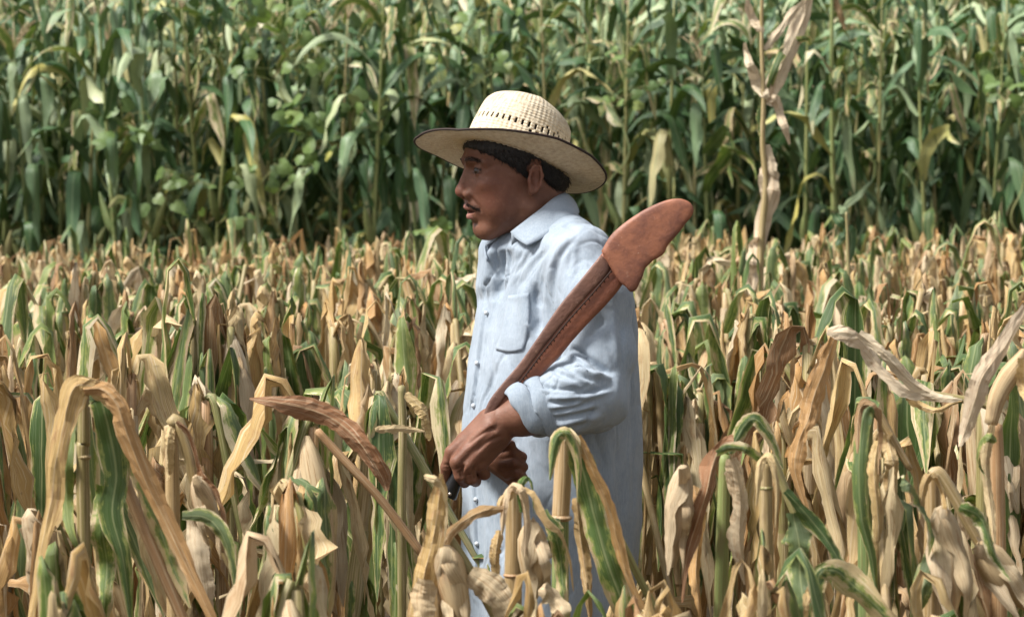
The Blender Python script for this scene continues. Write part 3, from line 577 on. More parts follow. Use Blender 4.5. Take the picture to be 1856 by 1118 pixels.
def climber(cx, cy, w_, h_, n, y, label, seed, size=.062):
    R = np.random.default_rng(seed); b = P(cx, cy, y); root = empty('climbing_plant', (b[0], y, -.03)); tag(root, label, 'climbing plant'); o = np.array(root.location)
    vp = [np.array([b[0], y, 0.])]; z = 0
    top = P(cx, cy - h_ / 2, y)[2]
    while z < top: z += .18; vp.append(np.array([b[0] + R.normal(0, .05 + w_ * .0004), y + R.normal(0, .04), z]))
    v = catmull(vp, 5 * len(vp)); V, F, U = tube(v, .0035, 5); vo = obj('vine', mesh('vine', V - o, tri_fix(F), M_GSTALK, U), root)
    protos = [broad_leaf(R, size) for _ in range(4)]; ms = [mesh('broad_leaf', q[0], tri_fix(q[1]), M_BROAD, q[2]) for q in protos]
    for i in range(n):
        px, py = cx + np.clip(R.normal(), -1.6, 1.6) * w_ / 2.6, cy + R.uniform(-.5, .5) * h_; q = P(px, py, y - R.uniform(.0, .28)); l = obj('leaf', ms[i % 4], root)
        l.location = q - o; l.rotation_euler = (R.normal(.9, .45), R.normal(0, .5), R.uniform(-1.2, 1.2)); s_ = R.uniform(.6, 1.25); l.scale = (s_, s_, s_)
        at = v[np.argmin(np.linalg.norm(v - (q + (0, 0, -.06)), axis=1))]; V, F, U = tube(catmull([at - o, (at + q) / 2 - o + (0, 0, .02), q - o], 6), .0018, 4); obj('leaf_stem', mesh('leaf_stem', V, tri_fix(F), M_GSTALK, U), root)
for a in [(556, 245, 110, 130, 26, 15.75, 'bright climbing bean plant twined at the left of the hat', 1), (1842, 165, 90, 90, 14, 15.7, 'yellow-green climbing plant at the right edge of the tall maize', 2), (505, 70, 130, 150, 30, 15.8, 'climbing bean plant high in the tall maize, upper left of the hat', 3, .05),
          (232, 225, 110, 90, 14, 15.8, 'climbing bean plant among the left tall maize stalks', 4, .05), (330, 345, 120, 80, 16, 15.8, 'low climbing bean plant at the foot of the left tall maize', 5, .05), (800, 440, 110, 90, 16, 15.6, 'low climbing plant in the dark gap below the chin', 6, .055),
          (500, 350, 120, 110, 16, 15.8, 'trailing bean plant low in the shade left of the man', 7, .05), (640, 200, 90, 120, 14, 15.85, 'sparse climbing bean plant between the maize stalks left of the hat', 8, .045), (860, 70, 140, 110, 20, 15.85, 'climbing bean plant above the hat', 9, .045), (1130, 140, 110, 110, 14, 15.85, 'climbing bean plant right of the hat crown', 10, .045)]:
    climber(*a)
# ---------------------------------------------------------------- implicit-surface sculpting
def smin(a, b, k):
    if k <= 0: return np.minimum(a, b)
    h = np.clip(.5 + .5 * (b - a) / k, 0, 1); return b + (a - b) * h - k * h * (1 - h)
def smax(a, b, k): return -smin(-a, -b, k)
def s_ell(p, c, r, Rm=None):
    q = p - np.asarray(c)
    if Rm is not None: q = q @ Rm
    r = np.asarray(r); k0 = np.linalg.norm(q / r, axis=1); k1 = np.linalg.norm(q / (r * r), axis=1)
    return k0 * (k0 - 1) / np.maximum(k1, 1e-9)
def s_cone(p, a, b, r1, r2):
    a = np.asarray(a, float); b = np.asarray(b, float); ba = b - a; l2 = ba.dot(ba)
    t = np.clip(((p - a) @ ba) / l2, 0, 1); d = p - a - t[:, None] * ba
    return np.linalg.norm(d, axis=1) - (r1 + (r2 - r1) * t)
def rotm(ax, deg):
    return np.array(Matrix.Rotation(math.radians(deg), 3, ax))
def surface_net(f, xs, ys, zs, B=6):
    """dual mesh of f=0 on a rectilinear grid, evaluated only near the surface"""
    n = [len(xs), len(ys), len(zs)]; G = [xs, ys, zs]; F = np.full(n, 1.0, dtype=np.float32)
    nb = [(k + B - 1) // B for k in n]
    cs = []; hs_ = []
    for g, b in zip(G, nb):
        lo = np.array([g[i * B] for i in range(b)]); hi = np.array([g[min((i + 1) * B, len(g) - 1)] for i in range(b)])
        cs.append((lo + hi) / 2); hs_.append((hi - lo) / 2)
    C = np.stack(np.meshgrid(*cs, indexing='ij'), -1).reshape(-1, 3); R_ = np.linalg.norm(np.stack(np.meshgrid(*hs_, indexing='ij'), -1).reshape(-1, 3), axis=1)
    fc = f(C); near = np.abs(fc) < R_ * 1.45 + .004; ids = np.stack(np.unravel_index(np.arange(len(C)), nb), 1)
    for i, j, k in ids[(~near) & (fc < 0)]: F[i * B:(i + 1) * B, j * B:(j + 1) * B, k * B:(k + 1) * B] = -1
    pts = []; sl_ = []
    def flush():
        if not pts: return
        v = f(np.concatenate(pts)); o = 0
        for s, sh in sl_:
            m = sh[0] * sh[1] * sh[2]; F[s] = v[o:o + m].reshape(sh); o += m
        pts.clear(); sl_.clear()
    tot = 0
    for i, j, k in ids[near]:
        s = (slice(i * B, min((i + 1) * B, n[0])), slice(j * B, min((j + 1) * B, n[1])), slice(k * B, min((k + 1) * B, n[2])))
        g = np.stack(np.meshgrid(xs[s[0]], ys[s[1]], zs[s[2]], indexing='ij'), -1); sh = g.shape[:3]
        pts.append(g.reshape(-1, 3)); sl_.append((s, sh)); tot += sh[0] * sh[1] * sh[2]
        if tot > 250000: flush(); tot = 0
    flush()
    I = F < 0; acc = np.zeros((n[0] - 1, n[1] - 1, n[2] - 1, 3), np.float32); cnt = np.zeros(acc.shape[:3], np.float32)
    quads = []
    gx, gy, gz = np.asarray(xs, np.float32), np.asarray(ys, np.float32), np.asarray(zs, np.float32)
    edges = []
    for ax in range(3):
        s0 = [slice(None)] * 3; s1 = [slice(None)] * 3; s0[ax] = slice(0, -1); s1[ax] = slice(1, None)
        A, Bv = F[tuple(s0)], F[tuple(s1)]; ch = (A < 0) != (Bv < 0); e = np.stack(np.nonzero(ch), 1); a, b = A[ch], Bv[ch]
        t = a / (a - b); p = np.stack([gx[e[:, 0]], gy[e[:, 1]], gz[e[:, 2]]], 1); g = G[ax]; p[:, ax] += t * (np.asarray(g)[e[:, ax] + 1] - np.asarray(g)[e[:, ax]])
        o = [k for k in range(3) if k != ax]; ok = np.ones(len(e), bool)
        for k in o: ok &= (e[:, k] > 0) & (e[:, k] < n[k] - 1)
        for d0 in (0, 1):
            for d1 in (0, 1):
                c = e.copy(); c[:, o[0]] -= d0; c[:, o[1]] -= d1; c_ = c[ok]
                np.add.at(acc, (c_[:, 0], c_[:, 1], c_[:, 2]), p[ok]); np.add.at(cnt, (c_[:, 0], c_[:, 1], c_[:, 2]), 1)
        edges.append((ax, o, e[ok], a[ok] < 0))
    vid = np.full(cnt.shape, -1, np.int64); m = cnt > 0; vid[m] = np.arange(m.sum()); V = acc[m] / cnt[m][:, None]
    for ax, o, e, ins in edges:
        q = []
        for d0, d1 in ((0, 0), (1, 0), (1, 1), (0, 1)):
            c = e.copy(); c[:, o[0]] -= d0; c[:, o[1]] -= d1; q.append(vid[c[:, 0], c[:, 1], c[:, 2]])
        q = np.stack(q, 1); flip = ins if ax != 1 else ~ins
        q[flip] = q[flip][:, ::-1]; quads.append(q)
    return V.astype(float), np.vstack(quads)[:, ::-1]
def vnormals(V, Fq):
    n = np.cross(V[Fq[:, 2]] - V[Fq[:, 0]], V[Fq[:, 3]] - V[Fq[:, 1]]); N = np.zeros_like(V)
    for k in range(4): np.add.at(N, Fq[:, k], n)
    return norm(N)
def relax(V, Fq, it=1, lam=.5):
    for _ in range(it):
        S = np.zeros_like(V); c = np.zeros(len(V))
        for a, b in ((0, 1), (1, 2), (2, 3), (3, 0)):
            np.add.at(S, Fq[:, a], V[Fq[:, b]]); np.add.at(S, Fq[:, b], V[Fq[:, a]]); np.add.at(c, Fq[:, a], 1); np.add.at(c, Fq[:, b], 1)
        V = V + lam * (S / np.maximum(c, 1)[:, None] - V)
    return V
def axis(*seg):                                              # piecewise grid: (start, end, step), ...
    out = []
    for a, b, h in seg: out.append(np.arange(a, b - h * .3, h))
    return np.concatenate(out + [[seg[-1][1]]])
def poly_dist(px, py, pts):
    """distance in photo pixels to a polyline, with the position along it 0..1 and the signed side"""
    best = np.full(len(px), 1e9); tt = np.zeros(len(px)); sg = np.zeros(len(px)); pts = np.asarray(pts, float)
    L = np.concatenate([[0], np.cumsum(np.linalg.norm(np.diff(pts, axis=0), axis=1))])
    for i in range(len(pts) - 1):
        a, b = pts[i], pts[i + 1]; ab = b - a; l2 = ab.dot(ab); t = np.clip(((px - a[0]) * ab[0] + (py - a[1]) * ab[1]) / l2, 0, 1)
        dx, dy = px - a[0] - t * ab[0], py - a[1] - t * ab[1]; d = np.hypot(dx, dy); m = d < best
        best[m] = d[m]; tt[m] = (L[i] + t[m] * (L[i + 1] - L[i])) / L[-1]; sg[m] = np.sign(ab[0] * dy[m] - ab[1] * dx[m])
    return best, tt, sg
def crease(V, N, strokes, facing=-.05):
    """press folds into the side of a surface that looks towards the path: (points, depth mm, half width px[, ridge])"""
    px, py = proj(V); front = np.clip((-N[:, 1] - facing) * 4, 0, 1); D = np.zeros(len(V))
    for st in strokes:
        pts, amp, wd = st[:3]; pts = catmull(np.array([(*q, 0) for q in pts], float), 5 * len(pts))[:, :2]
        d, t, sg = poly_dist(px, py, pts); tap = np.clip(np.minimum(t, 1 - t) * 5, .0, 1) if len(st) < 4 or 'o' not in str(st[3]) else 1
        g = np.exp(-(d / wd) ** 2); D += -amp * .00145 * g * tap
        if len(st) > 3 and 'r' in str(st[3]): D += amp * .0013 * np.exp(-((d * sg - wd * 1.9) / (wd * 1.2)) ** 2) * tap      # raised lip on one side
    return V + N * (D * front)[:, None]
def wavy(p, R, k, f, amp):
    s = 0
    for _ in range(k):
        d = R.normal(size=3); d /= np.linalg.norm(d); s = s + np.sin(p @ (d * f * R.uniform(.6, 1.6)) + R.uniform(0, 6.28))
    return s * amp / math.sqrt(k)
# ---------------------------------------------------------------- the man's head frame (millimetres: forward, to his left, up)
HY = math.radians(17); HO = M(945, 310, 0)
HF = np.array([-math.cos(HY), -math.sin(HY), 0]); HL = np.array([math.sin(HY), -math.cos(HY), 0]); HU = np.array([0, 0, 1.])
HM = np.stack([HF, HL, HU])
def h2w(q): return HO + (np.asarray(q, float) / 1000.0) @ HM
def w2h(p): return (p - HO) @ HM.T * 1000.0
HT, HR_ = math.radians(22.0), math.radians(12.0); HATC = M(927, 290, 0)
_f = norm(HF * math.cos(HT) + HU * math.sin(HT)); _u = np.cross(_f, HL); _u = _u if _u[2] > 0 else -_u
_l = HL * math.cos(HR_) + _u * math.sin(HR_); _u = _u * math.cos(HR_) - HL * math.sin(HR_)
HATB = np.stack([_f, _l, _u])
def in_hat(p, m=0.0):                                        # distance (mm) outside the inside of the crown, above its base
    h = (p - HATC) @ HATB.T * 1000.0; z = np.clip(h[:, 2], 0, 150)
    k = np.interp(z, [0, 50, 85, 103, 112], [1, .95, .86, .68, .4])
    return np.where(h[:, 2] > -4, np.maximum((np.hypot(h[:, 0] / (88 * k - m), h[:, 1] / (74 * k - m)) - 1) * 70, h[:, 2] - 106 + m), -50)
def head_sdf(p):
    q = w2h(p); s = q.copy(); s[:, 1] = np.abs(s[:, 1]); sm = smin
    d = s_ell(q, (4, 0, 44), (101, 76, 84))
    d = smax(d, in_hat(p, 4), 3)
    d = sm(d, s_ell(q, (46, 0, -30), (60, 60, 78)), 22)                    # face block
    d = sm(d, s_cone(s, (2, 52, -68), (64, 19, -104), 19, 17), 26)         # jaw
    d = sm(d, s_ell(s, (62, 47, -22), (30, 20, 19)), 18)                   # cheekbone
    d = sm(d, s_ell(s, (48, 40, -58), (32, 24, 34)), 16)                   # full cheek
    d = sm(d, s_ell(q, (76, 0, -64), (26, 30, 30)), 14)                    # muzzle
    d = sm(d, s_ell(q, (68, 0, -106), (19, 26, 18)), 14)                   # chin
    d = sm(d, s_cone(s, (99, 12, 19), (82, 46, 16), 10.5, 8.5), 11)           # brow ridge
    d = smax(d, -s_ell(s, (107, 31, 1), (17.5, 18, 12)), 8)                  # eye socket
    d = sm(d, s_ell(s, (84, 32, 0), (14.6, 16, 13.5)), 3)                  # lids over the eye
    d = smax(d, -s_ell(s, (100, 33, -.5), (13, 13, 3.3)), 1.2)           # opening between the lids
    d = sm(d, s_cone(s, (91, 20, 9.5), (90, 44, 7), 2.6, 2.4), 4)          # fold of the upper lid
    nb = sm(s_cone(q, (99, 0, 4), (112, 0, -30), 7.5, 9), s_ell(q, (113, 0, -37), (11.5, 12.5, 10.5)), 6)
    nb = sm(nb, s_ell(s, (102, 15, -42), (12, 8, 8.5)), 5)
    d = sm(d, nb, 7)
    d = smax(d, -s_ell(s, (108, 7, -49), (6.5, 4, 5)), 2.5)                # nostril
    up = sm(s_cone(s, (104, 0, -64), (92, 18, -67), 5.5, 4.2), s_cone(s, (92, 18, -67), (79, 27, -70), 4.6, 2.5), 4)
    lo = sm(s_cone(s, (98, 0, -82), (88, 16, -80), 6.0, 4.6), s_cone(s, (88, 16, -80), (77, 27, -73), 5, 2.4), 4)
    d = sm(d, up, 5); d = sm(d, lo, 4)
    d = smax(d, -s_ell(s, (98, 0, -73), (20, 22, 3.2)), 2)                 # parted mouth
    d = smax(d, -s_cone(s, (108, 0, -52), (112, 0, -60), 2.2, 2.2), 4)     # philtrum
    d = smax(d, -s_ell(s, (94, 0, -94), (9, 20, 4)), 7)
    # ear
    s_full = s; s = (s - (-1, 74, -14)) * np.array([1.32, 1.0, 1.10]) + (-1, 74, -14)
    er = rotm('Z', -8) @ rotm('Y', 12); e = s_ell(s, (-2, 71, -14), (16, 4.5, 28), er.T)
    rim = [(-2, 75, 12), (-14, 78, 8), (-19, 79, -8), (-15, 77, -26), (-7, 73, -38), (4, 70, -41)]
    for a, b in zip(rim[:-1], rim[1:]): e = sm(e, s_cone(s, a, b, 3.4, 3.4), 5)
    e = sm(e, s_cone(s, (-2, 75, 12), (8, 71, 2), 3.4, 3), 2); e = sm(e, s_ell(s, (5, 71, -38), (7, 4.5, 9)), 4)
    e = smax(e, -s_ell(s, (-2, 78, -14), (9.5, 9, 15)), 2.5); e = sm(e, s_ell(s, (11, 72, -17), (4, 4.5, 6)), 3)
    e = smax(e, -s_ell(s, (-9, 80, 4), (5, 4, 8)), 2); d = smax(d, -s_ell(s, (0, 78, -14), (9, 9, 14)), 3)
    s = s_full; d = sm(d, e, 4)
    d = sm(d, s_cone(q, (-22, 0, -40), (-48, 0, -150), 56, 60), 24)        # neck
    d = sm(d, s_cone(s, (-12, 42, -50), (22, 14, -140), 12, 9), 14)        # neck muscle
    return d / 1000.0
def chain(p, pts, k=.004):
    d = None
    for a, b in zip(pts[:-1], pts[1:]):
        c = s_cone(p, a[0], b[0], a[1], b[1]); d = c if d is None else smin(d, c, k)
    return d
def j(px, py, dep, r): return (M(px, py, dep), r / 1000.0)
LW = (903, 762, -262)
L_FORE = [j(1090, 728, -232, 40), j(1010, 742, -256, 42), j(945, 752, -264, 35), j(*LW, 27)]
L_UP = [j(1050, 482, -140, 36), j(1092, 728, -230, 42)]
def left_hand(p):
    w1 = j(*LW, 24); d = None
    kn = [j(820, 820, -262, 13.0), j(829, 838, -282, 13.0), j(848, 846, -284, 12.5), j(870, 843, -275, 11.5)]
    pm = [j(884, 762, -262, 20), j(890, 774, -276, 20), j(899, 786, -274, 20), j(908, 793, -264, 18)]
    for a, b in zip(pm, kn):
        c = s_cone(p, a[0], b[0], a[1], b[1]); d = c if d is None else smin(d, c, .006)
    d = smin(d, s_cone(p, M(880, 790, -258), M(848, 826, -258), .024, .022), .012)
    tips = [[kn[0], j(809, 846, -256, 10.5), j(808, 868, -246, 9.5), j(813, 890, -236, 8)],
            [kn[1], j(834, 862, -280, 10.5), j(842, 874, -256, 9.5), j(846, 864, -240, 8.5)],
            [kn[2], j(854, 868, -276, 10.5), j(862, 872, -252, 9.5), j(862, 858, -238, 8.5)],
            [kn[3], j(877, 860, -262, 9.5), j(880, 860, -246, 8.5), j(876, 848, -236, 8)]]
    for t in tips: d = smin(d, chain(p, t, .002), .0035)
    th = [j(880, 800, -240, 15), j(856, 836, -226, 12), j(834, 862, -226, 10), j(822, 884, -232, 8)]
    d = smin(d, chain(p, th, .003), .008)
    for a, b in ((0, 0), (1, 1), (2, 2)):                     # tendons on the back of the hand
        d = smin(d, s_cone(p, pm[b][0] + (0, -.016, .004), kn[a][0] + (0, -.008, .004), .0045, .005), .008)
    return d
def right_hand(p):
    d = None; kn = [j(908, 826, -205, 11), j(913, 842, -210, 11), j(921, 858, -208, 10.5), j(930, 872, -200, 10)]
    pm = [j(872, 806, -178, 17), j(875, 815, -182, 17), j(880, 826, -182, 16), j(886, 834, -178, 15)]
    for a, b in zip(pm, kn):
        c = s_cone(p, a[0], b[0], a[1], b[1]); d = c if d is None else smin(d, c, .006)
    tips = [[kn[0], j(932, 820, -222, 9.5), j(946, 828, -214, 9), j(944, 838, -202, 8)],
            [kn[1], j(934, 838, -226, 9.5), j(948, 846, -216, 9), j(944, 854, -204, 8)],
            [kn[2], j(938, 856, -222, 9), j(948, 866, -212, 8.5), j(942, 872, -202, 8)],
            [kn[3], j(938, 876, -212, 8.5), j(944, 886, -204, 8), j(938, 890, -196, 7)]]
    for t in tips: d = smin(d, chain(p, t, .002), .003)
    return smin(d, chain(p, [j(880, 800, -196, 12), j(904, 800, -214, 10), j(926, 806, -224, 8.5)], .003), .006)
R_ARM = [j(915, 480, 160, 44), j(900, 745, 150, 36), j(852, 808, 10, 25), j(872, 818, -160, 22)]
def body_sdf(p):
    d = head_sdf(p)
    lo = (HO[2] - p[:, 2]) * 1000                              # torso inside the shirt
    t = torso_sdf(p, -.034); d = smin(d, t, .03)
    d = smin(d, chain(p, L_UP, .02), .02); d = smin(d, chain(p, L_FORE, .012), .02); d = smin(d, left_hand(p), .010)
    d = smin(d, chain(p, R_ARM, .02), .02); d = smin(d, right_hand(p), .010)
    for c in LEGS: d = smin(d, chain(p, [(a, r * .88) for a, r in c], .02), .03)
    return d
TORSO = np.array([  # photo row, front edge, back edge, half width of the body
    (392, 948, 1040, 74), (405, 925, 1062, 98), (425, 897, 1090, 135), (450, 880, 1108, 165), (480, 877, 1122, 182), (540, 872, 1142, 190), (600, 861, 1151, 186), (660, 853, 1153, 180),
    (720, 846, 1156, 178), (780, 841, 1158, 178), (850, 842, 1159, 178), (950, 840, 1157, 180), (1050, 836, 1150, 182), (1400, 850, 1140, 170)], float)
TY = math.radians(25)
def torso_sdf(p, grow=0.0):
    z = (CAMZ - p[:, 2]) * 1000 + 319
    f = np.interp(z, TORSO[:, 0], TORSO[:, 1]); b = np.interp(z, TORSO[:, 0], TORSO[:, 2]); w_ = np.interp(z, TORSO[:, 0], TORSO[:, 3])
    hw = (b - f) / 2; cx = ((f + b) / 2 - 928) / 1000.0; a = np.sqrt(np.maximum(hw ** 2 - (w_ * math.sin(TY)) ** 2, 900)) / math.cos(TY)
    x, y = p[:, 0] - cx, p[:, 1] - Y0
    u = (-x * math.cos(TY) - y * math.sin(TY)) * 1000; v = (x * math.sin(TY) - y * math.cos(TY)) * 1000
    a = a + grow * 1000; w_ = w_ + grow * 1000
    k = (np.abs(u / a) ** 2.2 + np.abs(v / w_) ** 2.2) ** (1 / 2.2)
    d = (k - 1) * np.minimum(a, w_) / 1000 * .95
    d = smax(d, (392 - z) / 1000 + .004 - grow * .2, .02); return smax(d, (z - 1180) / 1000 - .0, .03)
LEGS = [[(M(975, 1150, -70), .078), (M(925, 1420, -95), .062), (M(960, 1740, -85), .042), (M(965, 1790, -85), .036), (M(880, 1806, -100), .030)],
        [(M(1030, 1150, 70), .078), (M(1060, 1420, 90), .062), (M(1120, 1735, 90), .042), (M(1122, 1790, 90), .036), (M(1040, 1806, 70), .030)]]
# ---------------------------------------------------------------- skin
def skin_material():
    t = NT('skin'); g = t.n('ShaderNodeTexCoord').outputs['Object']
    def at(n): x = t.n('ShaderNodeAttribute'); x.attribute_name = n; return x.outputs['Fac']
    n1 = t.noise(g, 22, 4, .6); n2 = t.noise(g, 260, 3, .6)
    c = t.ramp(n1, [(.3, (.140, .060, .036)), (.7, (.215, .098, .060))])
    c = t.mix(t.math('MULTIPLY', at('red'), .3), c, (.27, .085, .060, 1)); n3 = t.noise(g, 85, 5, .65); c = t.mix(t.math('MULTIPLY', t.smooth(n3, .5, .7), .3), c, (.14, .05, .03, 1)); c = t.mix(t.math('MULTIPLY', t.smooth(n3, .45, .3), .25), c, (.34, .16, .10, 1))
    c = t.mix(at('lip'), c, (.31, .145, .115, 1))
    c = t.mix(t.math('MULTIPLY', at('stubble'), t.math('ADD', .25, t.smooth(n2, .35, .65))), c, (.030, .016, .012, 1))
    c = t.mix(t.math('MULTIPLY', at('brow'), t.math('ADD', .5, t.smooth(n2, .3, .6)), clamp=True), c, (.015, .010, .008, 1))
    return t.bsdf(c, t.math('ADD', .42, t.math('MULTIPLY', n3, .25)), .32, t.bump(t.math('ADD', n2, n3), .5, .0012), Subsurface_Weight=.12, Subsurface_Scale=.006)
def gauss(d, w_): return np.exp(-(d / w_) ** 2)
def build_person():
    a, b = M(790, 0, -320), M(1200, 0, 260)
    xs = axis((-.150, .105, .0020), (.105, .30, .006)); ys = axis((Y0 - .33, Y0 + .10, .0021), (Y0 + .10, Y0 + .29, .007))
    zt = lambda py: CAMZ + (319 - py) / 1000.0
    zs = axis((zt(1850), zt(1150), .012), (zt(1150), zt(915), .008), (zt(915), zt(700), .0019), (zt(700), zt(450), .006), (zt(450), zt(150), .0019))
    V, F = surface_net(body_sdf, xs, ys, zs); V = relax(V, F, 1, .35); N = vnormals(V, F)
    strokes = [([(848, 352), (856, 362), (866, 374), (872, 388)], 1.8, 3.5),                # fold from the nose to the mouth corner
               ([(858, 322), (870, 326), (884, 324)], .9, 3), ([(884, 300), (892, 306), (898, 312)], .5, 2),
               ([(952, 378), (930, 402), (905, 424)], 1.5, 7),
               ([(826, 850), (838, 846)], 1.0, 2), ([(828, 856), (841, 852)], .8, 2), ([(846, 862), (858, 858)], 1.0, 2), ([(870, 856), (882, 850)], 1.0, 2), ([(803, 842), (816, 842)], .9, 2), ([(803, 848), (815, 849)], .7, 2),
               ([(842, 840), (836, 856), (838, 868)], 2.4, 2.6), ([(860, 842), (858, 858), (862, 872)], 2.4, 2.6), ([(884, 764), (892, 776), (902, 784)], 1.0, 2.5), ([(905, 772), (870, 788), (838, 812)], 2.0, 4), ([(915, 788), (885, 800), (858, 822)], 1.6, 4)]
    V = crease(V, N, strokes); q = w2h(V); ly = np.abs(q[:, 1])
    up = s_cone(np.c_[q[:, 0], ly, q[:, 2]], (104, 0, -64), (80, 25, -69), 8, 4); lo = s_cone(np.c_[q[:, 0], ly, q[:, 2]], (98, 0, -82), (78, 25, -74), 8.5, 4.5)
    lip = np.clip(1 - np.minimum(up, lo) / 2.5, 0, 1) * (ly < 30) * (np.abs(q[:, 2] + 73) < 15)
    mous = .8 * gauss(q[:, 2] + 58.5 + .010 * ly ** 2, 3.4) * np.clip((34 - ly) / 6, 0, 1) * (q[:, 0] > 62) * np.clip(ly / 8, .35, 1)
    corner = gauss(np.hypot(ly - 30, q[:, 2] + 70), 6) * .6 * (q[:, 0] > 55)
    goat = gauss(np.hypot(ly * .6, q[:, 2] + 98), 7) * .35 * (q[:, 0] > 60)
    brow = gauss(q[:, 2] - (21 - .010 * (ly - 24) ** 2), 3.8) * np.clip((ly - 6) / 8, 0, 1) * np.clip((54 - ly) / 14, 0, 1) * (q[:, 0] > 60)
    lash = (gauss(q[:, 2] - 4.3 + .012 * (ly - 32) ** 2, 1.9) + .6 * gauss(q[:, 2] + 4.6 - .008 * (ly - 32) ** 2, 1.2)) * (np.abs(ly - 32) < 15) * (q[:, 0] > 70)
    red = gauss(np.linalg.norm(q - (70, 50, -40), axis=1), 32) + gauss(np.hypot(q[:, 1], q[:, 2] + 36), 12) * (q[:, 0] > 90) + gauss(np.linalg.norm(q - (-2, 76, -14), axis=1), 26) * .7
    me = mesh('person', V, F, skin_material(), cols={'lip': lip, 'stubble': np.clip(mous * 1.3 + corner * .8 + goat * .25, 0, 1), 'brow': np.clip(brow * .7 + lash, 0, 1), 'red': np.clip(red, 0, 1)})
    o = obj('person', me); R = np.random.default_rng(77)
    t = NT('coarse_black_hair'); HAIR_M = t.bsdf((.022, .014, .011, 1), .8, .1); N = vnormals(V, F); seen = N[:, 1] < .35
    def tuft(name, wgt, ln, dr, count, wd=.00045):
        w_ = wgt * seen; ids = R.choice(len(V), count, p=w_ / w_.sum()); g = []
        for i in ids:
            d = norm(dr(q[i]) + R.normal(0, .25, 3)); d = norm(d - N[i] * d.dot(N[i]) * .8 + N[i] * .25); p0 = V[i] + R.normal(0, .0006, 3); L = ln * R.uniform(.6, 1.2)
            g.append(tube([p0 - N[i] * .0006, p0 + d * L * .5, p0 + d * L - N[i] * L * .2], [wd, wd, wd * .3], 3, cap=False))
        v, f, u = join_geo(g); tag(obj(name, mesh(name, v, f, HAIR_M, u), o))
    lat = lambda qq: HL * (1 if qq[1] > 0 else -1)
    tuft('moustache', np.clip(mous - .25, 0, 1) ** 2, .0065, lambda qq: -HU * 1.0 + lat(qq) * .8, 150, .0004)
    tuft('eyebrows', np.clip(brow - .3, 0, 1), .0075, lambda qq: lat(qq) * 1.0 - HF * .6 + HU * .15, 130, .0004)
    if False: tuft('chin_stubble', np.clip(goat * .6 + corner * .8, 0, 1) + .0, .0018, lambda qq: -HU + HF * .2, 110, .0003)
    return tag(o, 'man in a pale blue shirt walking left through the maize, hands clasped in front', 'person')
def body_check():
    pass
def eyes(person):
    t = NT('eye'); g = t.n('ShaderNodeTexCoord').outputs['Object']; s = t.n('ShaderNodeSeparateXYZ'); t.l(g, s.inputs[0])
    r = t.math('SQRT', t.math('ADD', t.math('POWER', s.outputs[1], 2), t.math('POWER', s.outputs[2], 2)))
    c = t.ramp(r, [(0, (.004, .003, .003)), (.0024, (.004, .003, .003)), (.0026, (.035, .016, .008)), (.0076, (.014, .008, .005)), (.0080, (.16, .125, .11))], 'LINEAR')
    x = t.n('ShaderNodeMath', operation='MULTIPLY'); m = t.bsdf(c, .22, .35)
    for side in (1, -1):
        u, v_ = np.meshgrid(np.linspace(0, 2 * math.pi, 25)[:-1], np.linspace(.05, math.pi - .05, 14), indexing='ij'); R_ = .0125
        V = np.stack([np.cos(v_), np.sin(v_) * np.cos(u), np.sin(v_) * np.sin(u)], -1).reshape(-1, 3) * R_
        i, k = np.meshgrid(np.arange(24), np.arange(13), indexing='ij'); a = (i * 14 + k).ravel(); b = (((i + 1) % 24) * 14 + k).ravel()
        e = obj('eyeball', mesh('eyeball', V, np.stack([a, b, b + 1, a + 1], 1), m), person)
        e.location = h2w((85.5, 32 * side, -.5)); e.rotation_euler = (0, 0, math.atan2(HF[1], HF[0]) + math.radians(14))
